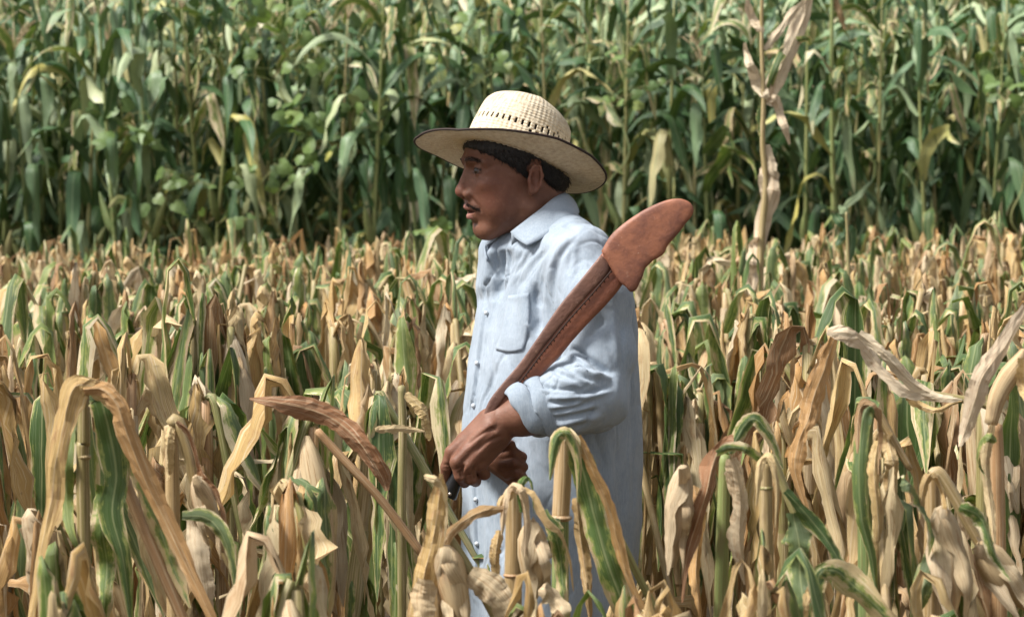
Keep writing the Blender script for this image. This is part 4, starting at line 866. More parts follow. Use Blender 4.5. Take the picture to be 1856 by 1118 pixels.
# ---------------------------------------------------------------- hair
def hair(person):
    def f(p):
        q = w2h(p); s = q.copy(); s[:, 1] = np.abs(s[:, 1])
        d = s_ell(q, (2, 0, 44), (104, 80, 87)); d = smin(d, s_ell(q, (-42, 0, -4), (46, 62, 48)), 14)
        # hairline: keep behind and above it, with a sideburn in front of the ear
        line = np.interp(q[:, 0], [-120, -70, -42, -24, -8, 4, 8, 16, 30, 48, 66, 90, 110], [-46, -44, -34, -16, 10, 0, -14, -10, 2, 12, 22, 34, 42])  # front lowered over the forehead to stand in for the brim's deep shade
        d = smax(d, line - q[:, 2], 4)
        er = s_ell(s, (-4, 76, -12), (22, 14, 34)); d = smax(d, -er + 1, 2)
        d = smax(d, in_hat(p, 0), 2)
        return d / 1000.0
    V, F = surface_net(f, axis((HO[0] - .13, HO[0] + .13, .0028)), axis((Y0 - .10, Y0 + .10, .0028)), axis((HO[2] - .07, HO[2] + .15, .0028)))
    N = vnormals(V, F); R = np.random.default_rng(5); V = V + N * (wavy(V, R, 12, 900, .0009))[:, None]
    t = NT('black_hair'); g = t.n('ShaderNodeTexCoord').outputs['Object']; mp = t.n('ShaderNodeMapping'); mp.inputs['Scale'].default_value = (1, 1, .25); t.l(g, mp.inputs[0])
    n = t.noise(mp.outputs[0], 700, 3); m = t.bsdf(t.ramp(n, [(.3, (.006, .005, .005)), (.7, (.022, .018, .016))]), .45, .4, t.bump(n, .9, .002))
    ho = obj('hair', mesh('hair', V, F, m), person); R = np.random.default_rng(6); N = vnormals(V, F); q = w2h(V)
    low = (q[:, 2] < 40) & (N[:, 1] < .4) & (q[:, 0] < 92); w_ = low * 1.0; ids = R.choice(len(V), 3200, p=w_ / w_.sum()); g_ = []
    for i in ids:
        d = norm(-HU * 1.0 - HF * .35 + R.normal(0, .3, 3)); d = norm(d - N[i] * d.dot(N[i]) * .75 + N[i] * .12); L = R.uniform(.006, .014)
        g_.append(tube([V[i], V[i] + d * L * .5, V[i] + d * L - N[i] * L * .15], [.0006, .0005, .0002], 3, cap=False))
    v, f_, u = join_geo(g_); hs_ = tag(obj('hair_strands', mesh('hair_strands', v, f_, m, u), ho))
# ---------------------------------------------------------------- shirt
def cloth_material():
    t = NT('blue_cotton'); g = t.n('ShaderNodeTexCoord').outputs['Object']
    mp = t.n('ShaderNodeMapping'); mp.inputs['Scale'].default_value = (1, 1, .25); t.l(g, mp.inputs[0])
    a = t.noise(mp.outputs[0], 340, 3, .7); b = t.noise(g, 12, 3); w1 = t.noise(g, 900, 2)
    c = t.ramp(a, [(.3, (.245, .295, .355)), (.7, (.325, .375, .43))]); c = t.mix(t.math('MULTIPLY', t.smooth(b, .4, .7), .35), c, (.42, .475, .545, 1))
    fi = t.n('ShaderNodeTexNoise'); fi.inputs['Scale'].default_value = 75; fi.inputs['Detail'].default_value = 4; t.l(g, fi.inputs['Vector'])
    return t.bsdf(c, .85, .15, t.bump(t.math('ADD', w1, t.math('MULTIPLY', fi.outputs[0], 1.6)), .5, .0016), Sheen_Weight=.15)
L_SLEEVE_UP = [j(1048, 474, -150, 57), j(1074, 546, -186, 64), j(1085, 640, -205, 60), j(1072, 712, -228, 62)]
L_SLEEVE_LO = [j(1072, 716, -230, 66), j(1028, 722, -250, 60), j(978, 737, -262, 46)]
R_SLEEVE = [j(920, 462, 150, 56), j(912, 620, 165, 54), j(906, 735, 160, 50), j(868, 796, 50, 30)]
def shirt_sdf(p):
    d = torso_sdf(p)
    d = smin(d, chain(p, [j(1000, 408, -45, 36), j(1052, 458, -138, 47)], .02), .035)
    up = chain(p, L_SLEEVE_UP, .02); lo = chain(p, L_SLEEVE_LO, .02); arm = smin(up, lo, .012)
    d = smin(d, s_cone(p, L_SLEEVE_UP[0][0], L_SLEEVE_UP[1][0], .062, .060), .02)
    d = smin(d, arm, .010)
    d = smin(d, chain(p, R_SLEEVE, .02), .014)
    d = smax(d, -chain(p, [(M(916, 440, -112), .027), (M(900, 500, -124), .020), (M(889, 556, -124), .005)], .006), .003)   # open collar
    # hollow of the left cuff and of the neck
    a, b = M(1000, 743, -257), M(935, 754, -266); d = smax(d, -s_cone(p, a, b, .041, .044), .003)
    q = w2h(p); d = smax(d, -s_cone(q, (-30, 0, -60), (-44, 0, -105), 62, 60) / 1000.0, .006)
    return d
SH_STROKES = [
    ([(1048, 432), (1024, 452), (1010, 480), (1002, 520), (1000, 570)], 3.2, 5, 'r'),      # arm seam
    ([(968, 512), (970, 545), (974, 580), (976, 610)], 8, 8, 'r'), ([(982, 500), (978, 560)], 3, 6),
    ([(1020, 470), (1016, 520), (1008, 590)], 2.2, 8), ([(1050, 450), (1046, 520), (1036, 580)], 2.0, 9), ([(1036, 448), (1028, 500)], 1.8, 5),
    ([(1000, 440), (975, 470), (950, 505), (935, 530)], 2.4, 6), ([(985, 440), (955, 470), (930, 500)], 2.4, 5), ([(1015, 420), (990, 450), (968, 480)], 1.6, 5),
    ([(1040, 395), (1070, 410), (1098, 432)], 1.6, 6), ([(1020, 405), (1050, 420)], 1.6, 5),
    # crook of the elbow and forearm
    ([(1030, 634), (1046, 636), (1064, 650), (1090, 668), (1112, 680)], 9, 6, 'r'), ([(1042, 652), (1066, 668), (1090, 676)], 6, 5, 'r'),
    ([(972, 690), (990, 702), (1020, 706), (1060, 706)], 4.0, 4, 'r'), ([(984, 712), (1020, 714), (1060, 712), (1110, 700)], 4.0, 4, 'r'),
    ([(990, 728), (1020, 730), (1060, 722)], 3.6, 4, 'r'), ([(1000, 744), (1040, 738), (1080, 726)], 3.4, 4.5, 'r'),
    ([(1000, 760), (1040, 752), (1090, 742)], 4.6, 6, 'r'), ([(996, 668), (1020, 680), (1050, 690)], 3.4, 5, 'r'), ([(1080, 745), (1060, 765), (1030, 775)], 3, 6),
    ([(1008, 660), (1030, 668), (1060, 684), (1080, 690)], 3.0, 4, 'r'),
    ([(1100, 600), (1112, 650), (1118, 690)], 3, 8), ([(1124, 560), (1130, 640), (1134, 740)], 3.5, 9, 'r'), ([(1098, 575), (1080, 600), (1060, 618)], 2.5, 7),
    # back and skirt of the shirt
    ([(1142, 600), (1146, 720), (1150, 860), (1148, 980)], 2.6, 7, 'r'), ([(1112, 780), (1122, 860), (1132, 960), (1130, 1040)], 3.2, 9, 'r'),
    ([(1080, 790), (1092, 870), (1112, 960), (1118, 1050)], 3.5, 10, 'r'), ([(1050, 800), (1060, 860), (1084, 930)], 3.2, 9), ([(960, 800), (985, 850), (1030, 880)], 1.8, 8),
    ([(945, 810), (960, 890), (985, 980), (1000, 1060)], 2.6, 10, 'r'), ([(905, 890), (915, 950), (912, 1020)], 3.2, 8, 'r'), ([(888, 880), (894, 960), (890, 1030)], 2.6, 6),
    ([(930, 880), (940, 960), (945, 1040)], 3, 9), ([(870, 660), (862, 720), (860, 750)], 2, 5), ([(885, 600), (878, 660), (870, 720)], 2.2, 7), ([(905, 660), (890, 700), (880, 740)], 2.0, 6),
    ([(925, 447), (911, 480), (902, 515), (893, 548)], 9, 11, 'r'), ([(915, 450), (905, 478), (899, 505)], 5, 8),
    # button placket
    ([(905, 440), (896, 480), (884, 540), (878, 580), (870, 640), (862, 700), (857, 760), (860, 850), (863, 920), (866, 1000), (866, 1070)], 2.2, 2.2, 'or'),
    ([(950, 460), (925, 480), (908, 520), (898, 570)], 2.4, 6)]
def build_shirt(person):
    xs = axis((-.125, .30, .0030)); ys = axis((Y0 - .345, Y0 - .02, .0030), (Y0 - .02, Y0 + .25, .006)); zt = lambda py: CAMZ + (319 - py) / 1000.0
    zs = axis((zt(1185), zt(1080), .006), (zt(1080), zt(370), .0030))
    V, F = surface_net(shirt_sdf, xs, ys, zs); V = relax(V, F, 1, .4)
    R = np.random.default_rng(3); N = vnormals(V, F)
    z = V[:, 2]; lowz = np.clip((1.05 - z) / .3, 0, 1)
    S = V * np.array([1, 1, .22]); disp = wavy(S, R, 7, 95, .0026) + lowz * wavy(S, R, 7, 60, .0048) + wavy(V, R, 8, 60, .0014)
    S2 = V @ rotm('Y', 35) * np.array([1, 1, .25]); disp = disp - np.clip(1 - np.abs(wavy(S2, R, 6, 120, 1.0)) * 3.2, 0, 1) * .0022 * np.clip(.3 + wavy(V, R, 4, 30, 1.0), 0, 1); S3 = V @ rotm('Y', -28) * np.array([1, 1, .3]); disp = disp - np.clip(1 - np.abs(wavy(S3, R, 6, 95, 1.0)) * 3.0, 0, 1) * .0022 * np.clip(.2 + wavy(V, R, 4, 25, 1.0), 0, 1)
    fine = np.abs(wavy(V * [1, 1, .45], R, 6, 190, 1.0)); disp = disp - np.clip(fine - .8, 0, 1) * .0012
    V = V + N * disp[:, None]; N = vnormals(V, F); V = crease(V, N, SH_STROKES)
    V = relax(V, F, 1, .25)
    obj('shirt', mesh('shirt', V, F, M_CLOTH), person)
def offset_sheet(P3, th, name, mat, parent, nsub=None):
    """a thick cloth sheet through an (m, n, 3) grid of points"""
    P3 = np.asarray(P3, float); m, n = P3.shape[:2]; du = np.gradient(P3, axis=0); dv = np.gradient(P3, axis=1); N = norm(np.cross(du, dv))
    A = (P3 + N * th / 2).reshape(-1, 3); B = (P3 - N * th / 2).reshape(-1, 3); V = np.vstack([A, B]); o = m * n; F = []
    for i in range(m - 1):
        for k in range(n - 1):
            a = i * n + k; F.append((a, a + n, a + n + 1, a + 1)); F.append((o + a, o + a + 1, o + a + n + 1, o + a + n))
    for i in range(m - 1):
        a, b = i * n, (i + 1) * n; F.append((a, o + a, o + b, b)); a += n - 1; b += n - 1; F.append((a, b, o + b, o + a))
    for k in range(n - 1):
        a = k; F.append((a, a + 1, o + a + 1, o + a)); a = (m - 1) * n + k; F.append((a, o + a, o + a + 1, a + 1))
    ob = obj(name, mesh(name, V, np.array(F), mat), parent)
    return ob
def collar(parent):
    top = [M(880, 446, -30), M(893, 441, -8), M(910, 428, 26), M(950, 396, 74), M(990, 362, 74), M(1022, 351, 30), M(1019, 352, -20), M(1003, 361, -56), M(978, 381, -82), M(950, 402, -94), M(926, 421, -88)]
    mid = [M(878, 454, -34), M(888, 450, -10), M(906, 440, 30), M(950, 412, 90), M(1000, 378, 90), M(1036, 364, 36), M(1037, 367, -30), M(1021, 379, -76), M(994, 397, -104), M(963, 416, -114), M(935, 432, -103)]
    bot = [M(884, 474, -46), M(886, 466, -14), M(904, 456, 34), M(950, 426, 98), M(1005, 396, 98), M(1044, 384, 42), M(1047, 388, -36), M(1034, 400, -92), M(1008, 419, -124), M(978, 434, -134), M(955, 445, -131)]
    rows = []
    for t in np.linspace(0, 1, 7):
        a = [(1 - t) * (1 - t) * x + 2 * t * (1 - t) * (2 * y - .5 * x - .5 * z) + t * t * z for x, y, z in zip(top, mid, bot)]; rows.append(catmull(a, 46))
    R = np.random.default_rng(9); G = np.array(rows); G[1:, :, 1] += wavy(G[1:].reshape(-1, 3), R, 5, 70, .002).reshape(6, 46)
    offset_sheet(G, .0032, 'collar', M_CLOTH, parent)
    # collar stand inside, round the neck
    st = [catmull([q + np.array((0, 0, dz)) for q in top], 46) for dz in (.0005, -.010, -.026)]
    for k, s in enumerate(st):
        c = s.mean(0); s[:, :2] = c[:2] + (s[:, :2] - c[:2]) * (.975 - .01 * k)
    offset_sheet(np.array(st), .0022, 'collar_stand', M_CLOTH, parent)
def snap(V, F, px, py, off=0.0):
    """nearest visible shirt point under a photo position"""
    qx, qy = proj(V); m = np.hypot(qx - px, qy - py) < 5
    if not m.any(): return P(px, py, Y0)
    y = np.sort(V[m][:, 1])[max(0, int(m.sum() * .04))]; return P(px, py, y - off)
def shirt_bits(person):
    sh = [c for c in bpy.data.objects if c.name == 'shirt'][0]; me = sh.data
    V = np.empty(len(me.vertices) * 3, np.float32); me.vertices.foreach_get('co', V); V = V.reshape(-1, 3).astype(float)
    # breast pocket, a second layer of cloth over the chest
    out = [(922, 538), (940, 534), (958, 533), (966, 540), (966, 570), (965, 600), (961, 622), (950, 636), (932, 642), (912, 641), (900, 634), (906, 610), (912, 580), (917, 555)]
    rows = []
    L = catmull(np.array([(921, 536, 0), (914, 570, 0), (905, 612, 0), (897, 632, 0)], float), 16); Rr = catmull(np.array([(959, 530, 0), (960, 566, 0), (956, 606, 0), (948, 634, 0)], float), 16)
    for a, b in zip(L, Rr):
        rows.append([snap(V, None, *(a[:2] * (1 - t) + b[:2] * t + np.array((0, 5 * math.sin(math.pi * t) * (a[1] - 536) / 96))), .0001) for t in np.linspace(0, 1, 10)])
    G = np.array(rows)
    for _ in range(1): G[1:-1, :, 1] = (G[:-2, :, 1] + G[2:, :, 1] + G[1:-1, :, 1]) / 3; G[:, 1:-1, 1] = (G[:, :-2, 1] + G[:, 2:, 1] + G[:, 1:-1, 1]) / 3
    offset_sheet(G.transpose(1, 0, 2), .0010, 'pocket', M_CLOTH, sh)
    t = NT('pearl_button'); bm_ = t.bsdf((.50, .52, .54, 1), .55, .3)
    for px, py in ((881, 567), (864, 658), (858, 735), (862, 905), (864, 985)):
        c = snap(V, None, px, py, -.0005); V_, F_, U_ = tube([c, c + np.array((-.0009, -.0016, 0))], [.0046, .0034], 12)
        obj('button', mesh('button', V_, tri_fix(F_), bm_, U_), sh)
    # rolled-up left cuff: two overlapping loose turns of cloth
    R = np.random.default_rng(21)
    for k, (cx, cy, cd_, ra, rb, rt, tl) in enumerate([(955, 741, -266, 60, 46, 13.0, (-.80, -.12, -.56)), (982, 737, -262, 62, 50, 10, (-.92, -.1, -.36))]):
        c = M(cx, cy, cd_); tl = norm(np.array(tl))
        s = norm(np.cross(tl, (0, 1, 0))); s = s if s[2] > 0 else -s; b = np.cross(tl, s); n = 72; ang = np.linspace(0, 2 * math.pi, n + 1)[:-1]; V_ = []
        rr = rt * (1 + .16 * np.sin(3 * ang + 1) + .12 * np.sin(5 * ang + 2 * k)); ns = 20
        for i, a in enumerate(ang):
            rad = s * math.cos(a) * (ra - rt) / 1000 + b * math.sin(a) * (rb - rt) / 1000; u = norm(rad); low = max(0, -math.cos(a)) ** 3
            for q in range(ns):
                g = 2 * math.pi * q / ns; e1 = math.cos(g) * .66; e2 = math.sin(g) * 1.55
                wr = 1 + .05 * math.sin(5 * a + 1.5 * math.sin(g) + k) + .035 * math.sin(9 * a + 3 * g)
                V_.append(c + rad * (1 + .10 * low) + (u * e1 + tl * e2) * rr[i] * wr / 1000 - tl * .010 * low)
        i_, q_ = np.meshgrid(np.arange(n), np.arange(ns), indexing='ij'); a0 = (i_ * ns + q_).ravel(); a1 = (i_ * ns + (q_ + 1) % ns).ravel(); b0 = (((i_ + 1) % n) * ns + q_).ravel(); b1 = (((i_ + 1) % n) * ns + (q_ + 1) % ns).ravel()
        obj('rolled_cuff', mesh('rolled_cuff', np.array(V_), np.stack([a0, b0, b1, a1], 1), M_CLOTH), sh)
# ---------------------------------------------------------------- trousers, belt line and boots
def lower(person):
    t = NT('jeans'); g = t.n('ShaderNodeTexCoord').outputs['Object']; n = t.noise(g, 60, 4)
    mj = t.bsdf(t.ramp(n, [(.3, (.045, .075, .15)), (.7, (.09, .14, .24))]), .85, .2, t.bump(n, .5, .003))
    def f(p):
        d = None
        for c in LEGS: e = chain(p, [(a, r + (.014 if i < 3 else -.02)) for i, (a, r) in enumerate(c[:3])], .02); d = e if d is None else smin(d, e, .03)
        d = smin(d, torso_sdf(p, -.02) + np.clip(p[:, 2] - .74, 0, 1) * 2, .01); d = smax(d, torso_sdf(p, -.012) - np.clip(.66 - p[:, 2], 0, 1) * 3, .01)
        return d + wavy(p * [1, 1, .5], np.random.default_rng(2), 6, 70, .003)
    V, F = surface_net(f, axis((-.16, .34, .008)), axis((Y0 - .25, Y0 + .28, .008)), axis((.03, .80, .009)))
    obj('trousers', mesh('trousers', V, F, mj), person)
    t = NT('boot_leather'); mb = t.bsdf((.06, .035, .02, 1), .5, .4)
    for c in LEGS:
        heel, toe = c[3][0], c[4][0]
        def g_(p, heel=heel, toe=toe):
            d = chain(p, [(heel + (0, 0, .09), .050), (heel + (.012, 0, -.0), .046), (toe, .040)], .02); d = smax(d, .0 - p[:, 2], .004)
            return smax(d, -s_cone(p, heel + (0, 0, .12), heel + (0, 0, .2), .045, .045), .002)
        lo, hi = np.minimum(heel, toe) - .08, np.maximum(heel, toe) + (.08, .08, .17)
        V, F = surface_net(g_, *[axis((a, b, .006)) for a, b in zip(lo, hi)]); obj('boot', mesh('boot', V, F, mb), person)
# ---------------------------------------------------------------- straw hat
def hat():
    root = empty('straw_hat', h2w((0, 0, 60))); tag(root, 'woven straw hat with dark bound brim and open slits on the man\'s head', 'hat')
    c = HATC; B = HATB
    def W_(a): return c + (np.asarray(a, float) / 1000.0) @ B - np.array(root.location)
    t = NT('woven_straw'); uvn = t.n('ShaderNodeUVMap'); sp = t.n('ShaderNodeSeparateXYZ'); t.l(uvn.outputs[0], sp.inputs[0]); u, v = sp.outputs[0], sp.outputs[1]
    g = t.n('ShaderNodeTexCoord').outputs['Object']
    def braid(a, b): return t.math('SINE', t.math('ADD', t.math('MULTIPLY', a, 1.0), t.math('MULTIPLY', b, 1.0)))
    w1 = t.math('SINE', t.math('ADD', t.math('MULTIPLY', u, 190.0), t.math('MULTIPLY', v, 120.0))); w2 = t.math('SINE', t.math('SUBTRACT', t.math('MULTIPLY', u, 190.0), t.math('MULTIPLY', v, 120.0)))
    wv = t.math('MULTIPLY', t.math('MULTIPLY', w1, w2), t.smooth(t.noise(g, 45, 3), .3, .6)); n = t.noise(g, 130, 4, .7); n3 = t.noise(g, 18, 3)
    ring = t.math('SINE', t.math('MULTIPLY', v, 75.0))
    col = t.ramp(n, [(.28, (.50, .37, .23)), (.42, (.66, .55, .39)), (.58, (.77, .68, .52)), (.8, (.68, .57, .42))])
    col = t.mix(t.math('MULTIPLY', t.smooth(wv, .2, -.7), .26), col, (.42, .31, .19, 1)); col = t.mix(t.math('MULTIPLY', t.smooth(n3, .5, .7), .3), col, (.58, .46, .30, 1))
    h = t.math('ADD', t.math('ADD', wv, t.math('MULTIPLY', n, 1.2)), t.math('MULTIPLY', t.smooth(ring, .6, .95), -.8))
    ms = t.bsdf(col, .7, .3, t.bump(h, .45, .0022), .2)
    R = np.random.default_rng(8)
    # crown
    nphi, nt_ = 264, 66; phi = np.linspace(0, 2 * math.pi, nphi + 1)[:-1]; s = np.linspace(0, 1, nt_)
    # profile: radius scale and height along s
    ps = [0, .12, .30, .48, .62, .74, .84, .92, 1]; pr = [1.0, .985, .955, .915, .86, .77, .60, .36, .02]; ph = [-6, 12, 41, 73, 96, 110, 118, 121, 121]
    rs, hh = np.interp(s, ps, pr), np.interp(s, ps, ph)
    k_ = np.array([1, 4, 6, 4, 1.]) / 16
    for _ in range(4):
        rs[2:-2] = np.convolve(rs, k_, 'valid'); hh[2:-2] = np.convolve(hh, k_, 'valid')
    V = []; UV = []
    for i, a in enumerate(phi):
        ca, sa = math.cos(a), math.sin(a)
        for kk in range(nt_):
            dome = np.clip((hh[kk] - 84) / 36, 0, 1)
            f_ = rs[kk] * ((94 if ca > 0 else 101) * ca) - 3 * (1 - rs[kk]); l_ = rs[kk] * 80 * sa
            z_ = hh[kk] + dome * (-5 * math.exp(-((l_ / 18) ** 2)) * (1 if f_ > -60 else .5)) - dome * 4 * (f_ / 90 + .1) * (f_ > 0)
            z_ -= dome * max(0.0, -f_) / 60 * 17
            dent = 1 - .11 * math.exp(-(((a if a < math.pi else a - 2 * math.pi) - .55) / .35) ** 2) * np.clip((hh[kk] - 45) / 55, 0, 1) - .11 * math.exp(-(((a if a < math.pi else a - 2 * math.pi) + .55) / .35) ** 2) * np.clip((hh[kk] - 45) / 55, 0, 1)
            V.append(W_((f_ * dent, l_ * dent, z_ + 1.5 * math.sin(3 * a + 1)))); UV.append((i / nphi, s[kk] * .8))
    F = []
    hole = np.zeros((nphi, nt_), bool)
    for i in range(nphi):
        if i % 6 in (0, 1):                                   # slits all round, one row and a staggered second one towards the back
            a = phi[i]
            sel = (hh > 43) & (hh < 54); hole[i, sel] = True
            if math.cos(a) < .25:
                lo_ = (hh > 33) & (hh < 40); hole[(i + 3) % nphi, lo_] = True; hole[(i + 2) % nphi, (hh > 35) & (hh < 41)] = True
            if math.cos(a) < -.1 and (i // 6) % 2 == 0: hole[(i + 4) % nphi, (hh > 55) & (hh < 60)] = True
    for i in range(nphi):
        for kk in range(nt_ - 1):
            if hole[i, kk]: continue
            a, b = i * nt_ + kk, ((i + 1) % nphi) * nt_ + kk; F.append((a, b, b + 1, a + 1))
    cr = obj('crown', mesh('crown', V, np.array(F), ms, UV), root)
    sm_ = cr.modifiers.new('thickness', 'SOLIDIFY'); sm_.thickness = .0022; sm_.offset = -1
    # sweatband inside, against the head
    th = []
    # brim
    nr = 40; V = []; UV = []
    def brim(a, t_):
        ca, sa = math.cos(a), math.sin(a); f0, l0 = (94 if ca > 0 else 100) * ca, 80 * sa
        of = (179 if ca > 0 else 176) * ca; ol = 156 * sa
        dg = math.degrees(a)
        up = np.interp(dg, [-180, -156, -125, -90, -55, -33, 0, 40, 65, 81, 98, 125, 146, 165, 180], [20, 14, 8, 2, -8, -19, -29, -19, -1, 8, 19, 26, 23, 22, 20])
        return (f0 + (of - f0) * t_, l0 + (ol - l0) * t_ * (1 - .10 * t_), up * t_ ** 1.3 - 3 * math.sin(math.pi * t_) * (ca > 0) * ca + 1.2 * math.sin(5 * a) * t_)
    phb = np.linspace(-math.pi, math.pi, 181)[:-1]
    for a in phb:
        for k2 in range(nr): t_ = k2 / (nr - 1); V.append(W_(brim(a, t_))); UV.append((a / 6.2832 + .5, t_ * .9 + .0))
    F = [(i * nr + k2, i * nr + k2 + 1, ((i + 1) % 180) * nr + k2 + 1, ((i + 1) % 180) * nr + k2) for i in range(180) for k2 in range(nr - 1)]
    br = obj('brim', mesh('brim', V, np.array(F), ms, UV), root); sm_ = br.modifiers.new('thickness', 'SOLIDIFY'); sm_.thickness = .003; sm_.offset = 0
    t = NT('dark_binding'); mb = t.bsdf((.035, .022, .018, 1), .7, .3)
    pth = np.array([W_(brim(a, 1.0)) for a in phb] + [W_(brim(phb[0], 1.0))]); Vt, Ft, Ut = tube(pth, .0023, 8, cap=False); obj('brim_binding', mesh('brim_binding', Vt, Ft, mb, Ut), root)
    t = NT('sweatband'); mw = t.bsdf((.10, .05, .03, 1), .6, .3)
    G = np.array([[W_((91 * math.cos(a), 76 * math.sin(a), z_)) for a in np.linspace(0, 2 * math.pi, 73)] for z_ in (-4, 8, 22)]) ; offset_sheet(G, .002, 'sweatband', mw, root)
# ---------------------------------------------------------------- machete in its leather sheath
def machete():
    root = empty('machete', tuple(M(830, 868, -262))); tag(root, 'machete in a brown leather sheath with flared end under the man\'s arm', 'machete')
    L0 = np.array(root.location)
    def leather(name, base, dark, rough=.42, scale=1.0, bs=.5):
        t = NT(name); g = t.n('ShaderNodeTexCoord').outputs['Object']; a = t.noise(g, 16 * scale, 5, .65); b = t.noise(g, 150, 4, .6); c = t.noise(g, 40, 3, .6)
        col = t.mix(t.smooth(a, .38, .68), base, dark); col = t.mix(t.math('MULTIPLY', t.smooth(c, .62, .75), .35), col, (.50, .30, .20, 1)); col = t.mix(t.math('MULTIPLY', t.smooth(b, .66, .74), .5), col, (.55, .38, .28, 1))
        pt = t.n('ShaderNodeNewGeometry').outputs['Pointiness']; col = t.mix(t.math('MULTIPLY', t.smooth(t.math('ADD', pt, t.math('MULTIPLY', c, .06)), .535, .58), .55), col, (.46, .27, .18, 1)); col = t.mix(t.math('MULTIPLY', t.smooth(t.noise(g, 9, 4, .6), .5, .66), .45), col, (.11, .045, .032, 1))
        return t.bsdf(col, t.math('ADD', rough - .1, t.math('MULTIPLY', a, .25)), .5, t.bump(t.math('ADD', t.math('ADD', b, t.math('MULTIPLY', c, 1.5)), t.math('MULTIPLY', a, 2)), bs, .0018))
    ml = leather('tan_leather', (.28, .10, .055, 1), (.18, .062, .038, 1)); md = leather('worn_leather_strip', (.17, .082, .056, 1), (.10, .046, .033, 1), .5)
    mf = leather('smooth_leather', (.31, .118, .062, 1), (.17, .062, .038, 1), .55, 1.6, .3)
    def slab(name, outline, dep, th, mat, bulge=.3, n_in=5, dep2=None, wob_=.0):
        """a padded slab: outline pulled towards a spine line in rings; dep at low-left end, dep2 at the upper end"""
        o = np.array(outline, float); dep2 = dep if dep2 is None else dep2
        o3 = catmull(np.vstack([np.c_[o, np.zeros(len(o))], [[*o[0], 0]]]), len(o) * 5)[:-1, :2]; cxy = o3.mean(0); u = o3 - cxy; pc = np.linalg.svd(u)[2][0]; al = u @ pc
        spine = cxy + np.outer(al * .86, pc); m = len(o3); V = []; rings = np.linspace(0, 1, n_in + 1)
        R = np.random.default_rng(4)
        def dd(q): t_ = np.clip((q[0] - 815) / (1250 - 815), 0, 1); return dep + (dep2 - dep) * t_
        for sgn in (-1, 1):
            for r_ in rings:
                for i in range(m):
                    q = o3[i] * (1 - r_) + spine[i] * r_; prof = math.sqrt(max(0, 1 - (1 - r_) ** 2.6)); V.append(M(q[0], q[1], dd(q) + sgn * th * (.32 + .68 * prof)))
        nr = len(rings); F = []
        for k in range(nr - 1):
            for i in range(m):
                a, b = k * m + i, k * m + (i + 1) % m; F.append((a, b, b + m, a + m)); a2, b2 = (nr + k) * m + i, (nr + k) * m + (i + 1) % m; F.append((b2, a2, a2 + m, b2 + m))
        for i in range(m): a, b = i, (i + 1) % m; F.append((b, a, nr * m + a, nr * m + b))
        V = np.array(V); V[:, 1] += wavy(V, R, 5, 40, wob_); return V - L0, np.array(F)
    # long strap: right part under, dark folded strip on the upper-left side
    sheath = empty('sheath'); 
    V, F = slab('sheath', [(1096, 452), (1128, 500), (1128, 516), (1099, 552), (1067, 585), (1034, 622), (1013, 648), (985, 676), (955, 712), (925, 748), (893, 790), (880, 790), (884, 740), (905, 706), (945, 655), (977, 610), (1013, 557), (1050, 510), (1085, 467)], -272, 5.0, ml, wob_=.001)
    bpy.data.objects.remove(sheath); sheath = obj('sheath', mesh('sheath', V, F, ml), root)
    V, F = slab('sheath_fold', [(1090, 462), (1106, 488), (1070, 530), (1034, 570), (1004, 606), (977, 640), (953, 672), (925, 708), (900, 742), (885, 762), (876, 758), (886, 727), (912, 693), (944, 655), (977, 608), (1013, 555), (1050, 510)], -276.5, 3.2, md, wob_=.001)
    obj('folded_strip', mesh('folded_strip', V, F, md), sheath)
    V, F = slab('flared_end', [(1090, 455), (1106, 428), (1127, 408), (1152, 390), (1178, 375), (1208, 363), (1231, 360), (1249, 366), (1257, 378), (1254, 391), (1243, 405), (1232, 420), (1218, 436), (1210, 446), (1203, 460), (1192, 468), (1184, 472), (1176, 480), (1170, 486), (1165, 500), (1160, 511), (1153, 525), (1143, 529), (1134, 520), (1124, 512), (1112, 494), (1100, 474)], -281, 5.5, mf, n_in=7, dep2=-284, wob_=.0012)
    obj('flared_end', mesh('flared_end', V, F, mf), sheath)
    t = NT('dark_thread'); mt = t.bsdf((.035, .02, .015, 1), .7, .3)
    seam = catmull(np.array([(1107, 491, 0), (1072, 533, 0), (1036, 573, 0), (1006, 609, 0), (979, 643, 0), (955, 675, 0), (930, 706, 0)], float), 62)[:, :2]; gs = []
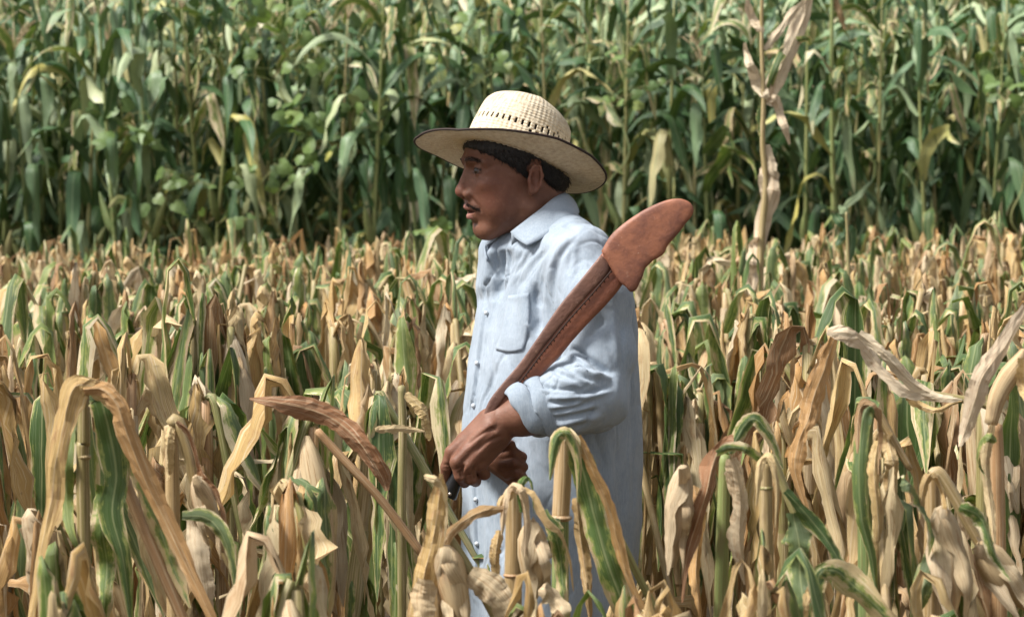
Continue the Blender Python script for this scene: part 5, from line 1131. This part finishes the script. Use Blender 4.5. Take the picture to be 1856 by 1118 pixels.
    for i in range(60):
        a, b = seam[i], seam[i + 1]; dx = norm(b - a); nrm = np.array((dx[1], -dx[0])); nrm = nrm if nrm[1] > 0 else -nrm; l_ = 3.5 + 3 * ((i * 7) % 5) / 5
        if i % 2 == 0: gs.append(tube([M(*(a - nrm * .5), -279.5) - L0, M(*(a + nrm * l_ * .6 + dx * .6), -279) - L0, M(*(a + nrm * l_ + dx * 1.5), -277.5) - L0], [.0010, .0010, .0007], 5))
    g = [(v, f, u) for v, f, u in gs]; Vj, Fj, Uj = join_geo(g); obj('stitching', mesh('stitching', Vj, tri_fix(Fj), mt, Uj), sheath)
    line = [M(*(q + 0.5), -279.3) - L0 for q in seam]; Vt, Ft, Ut = tube(line, .0011, 6); obj('seam_cord', mesh('seam_cord', Vt, tri_fix(Ft), mt, Ut), sheath)
    t = NT('steel_rivet'); mr = t.bsdf((.6, .55, .5, 1), .3, .5, Metallic=1.0)
    t = NT('black_handle'); g_ = t.n('ShaderNodeTexCoord').outputs['Object']; n = t.noise(g_, 60, 3); mh = t.bsdf(t.ramp(n, [(.3, (.006, .006, .007)), (.7, (.016, .016, .018))]), .32, .5)
    # handle: oval grip through the fist with a hooked butt
    pts = [(905, 752, -262), (880, 790, -258), (856, 822, -256), (836, 848, -256), (824, 872, -254), (816, 893, -252), (813, 898, -251)]; pth = catmull([M(*p) - L0 for p in pts], 26); r = np.interp(np.linspace(0, 1, 26), [0, .3, .6, .8, .93, 1], [.012, .013, .0125, .0135, .0145, .007])
    Vt, Ft, Ut = tube(pth, r, 14); hd = obj('handle', mesh('handle', Vt, tri_fix(Ft), mh, Ut), root)
    for f_ in (21, 12):
        c = pth[f_] + np.array((0, -.0135, 0)); Vt, Ft, Ut = tube([c, c + np.array((0, -.0014, 0))], [.0032, .0026], 10); obj('rivet', mesh('rivet', Vt, tri_fix(Ft), mr, Ut), hd)
M_CLOTH = cloth_material()
def build_man():
    p = build_person(); eyes(p); hair(p); build_shirt(p); sh = bpy.data.objects['shirt']; collar(sh); shirt_bits(p); lower(p); hat(); machete()
    return p
MAN = build_man()
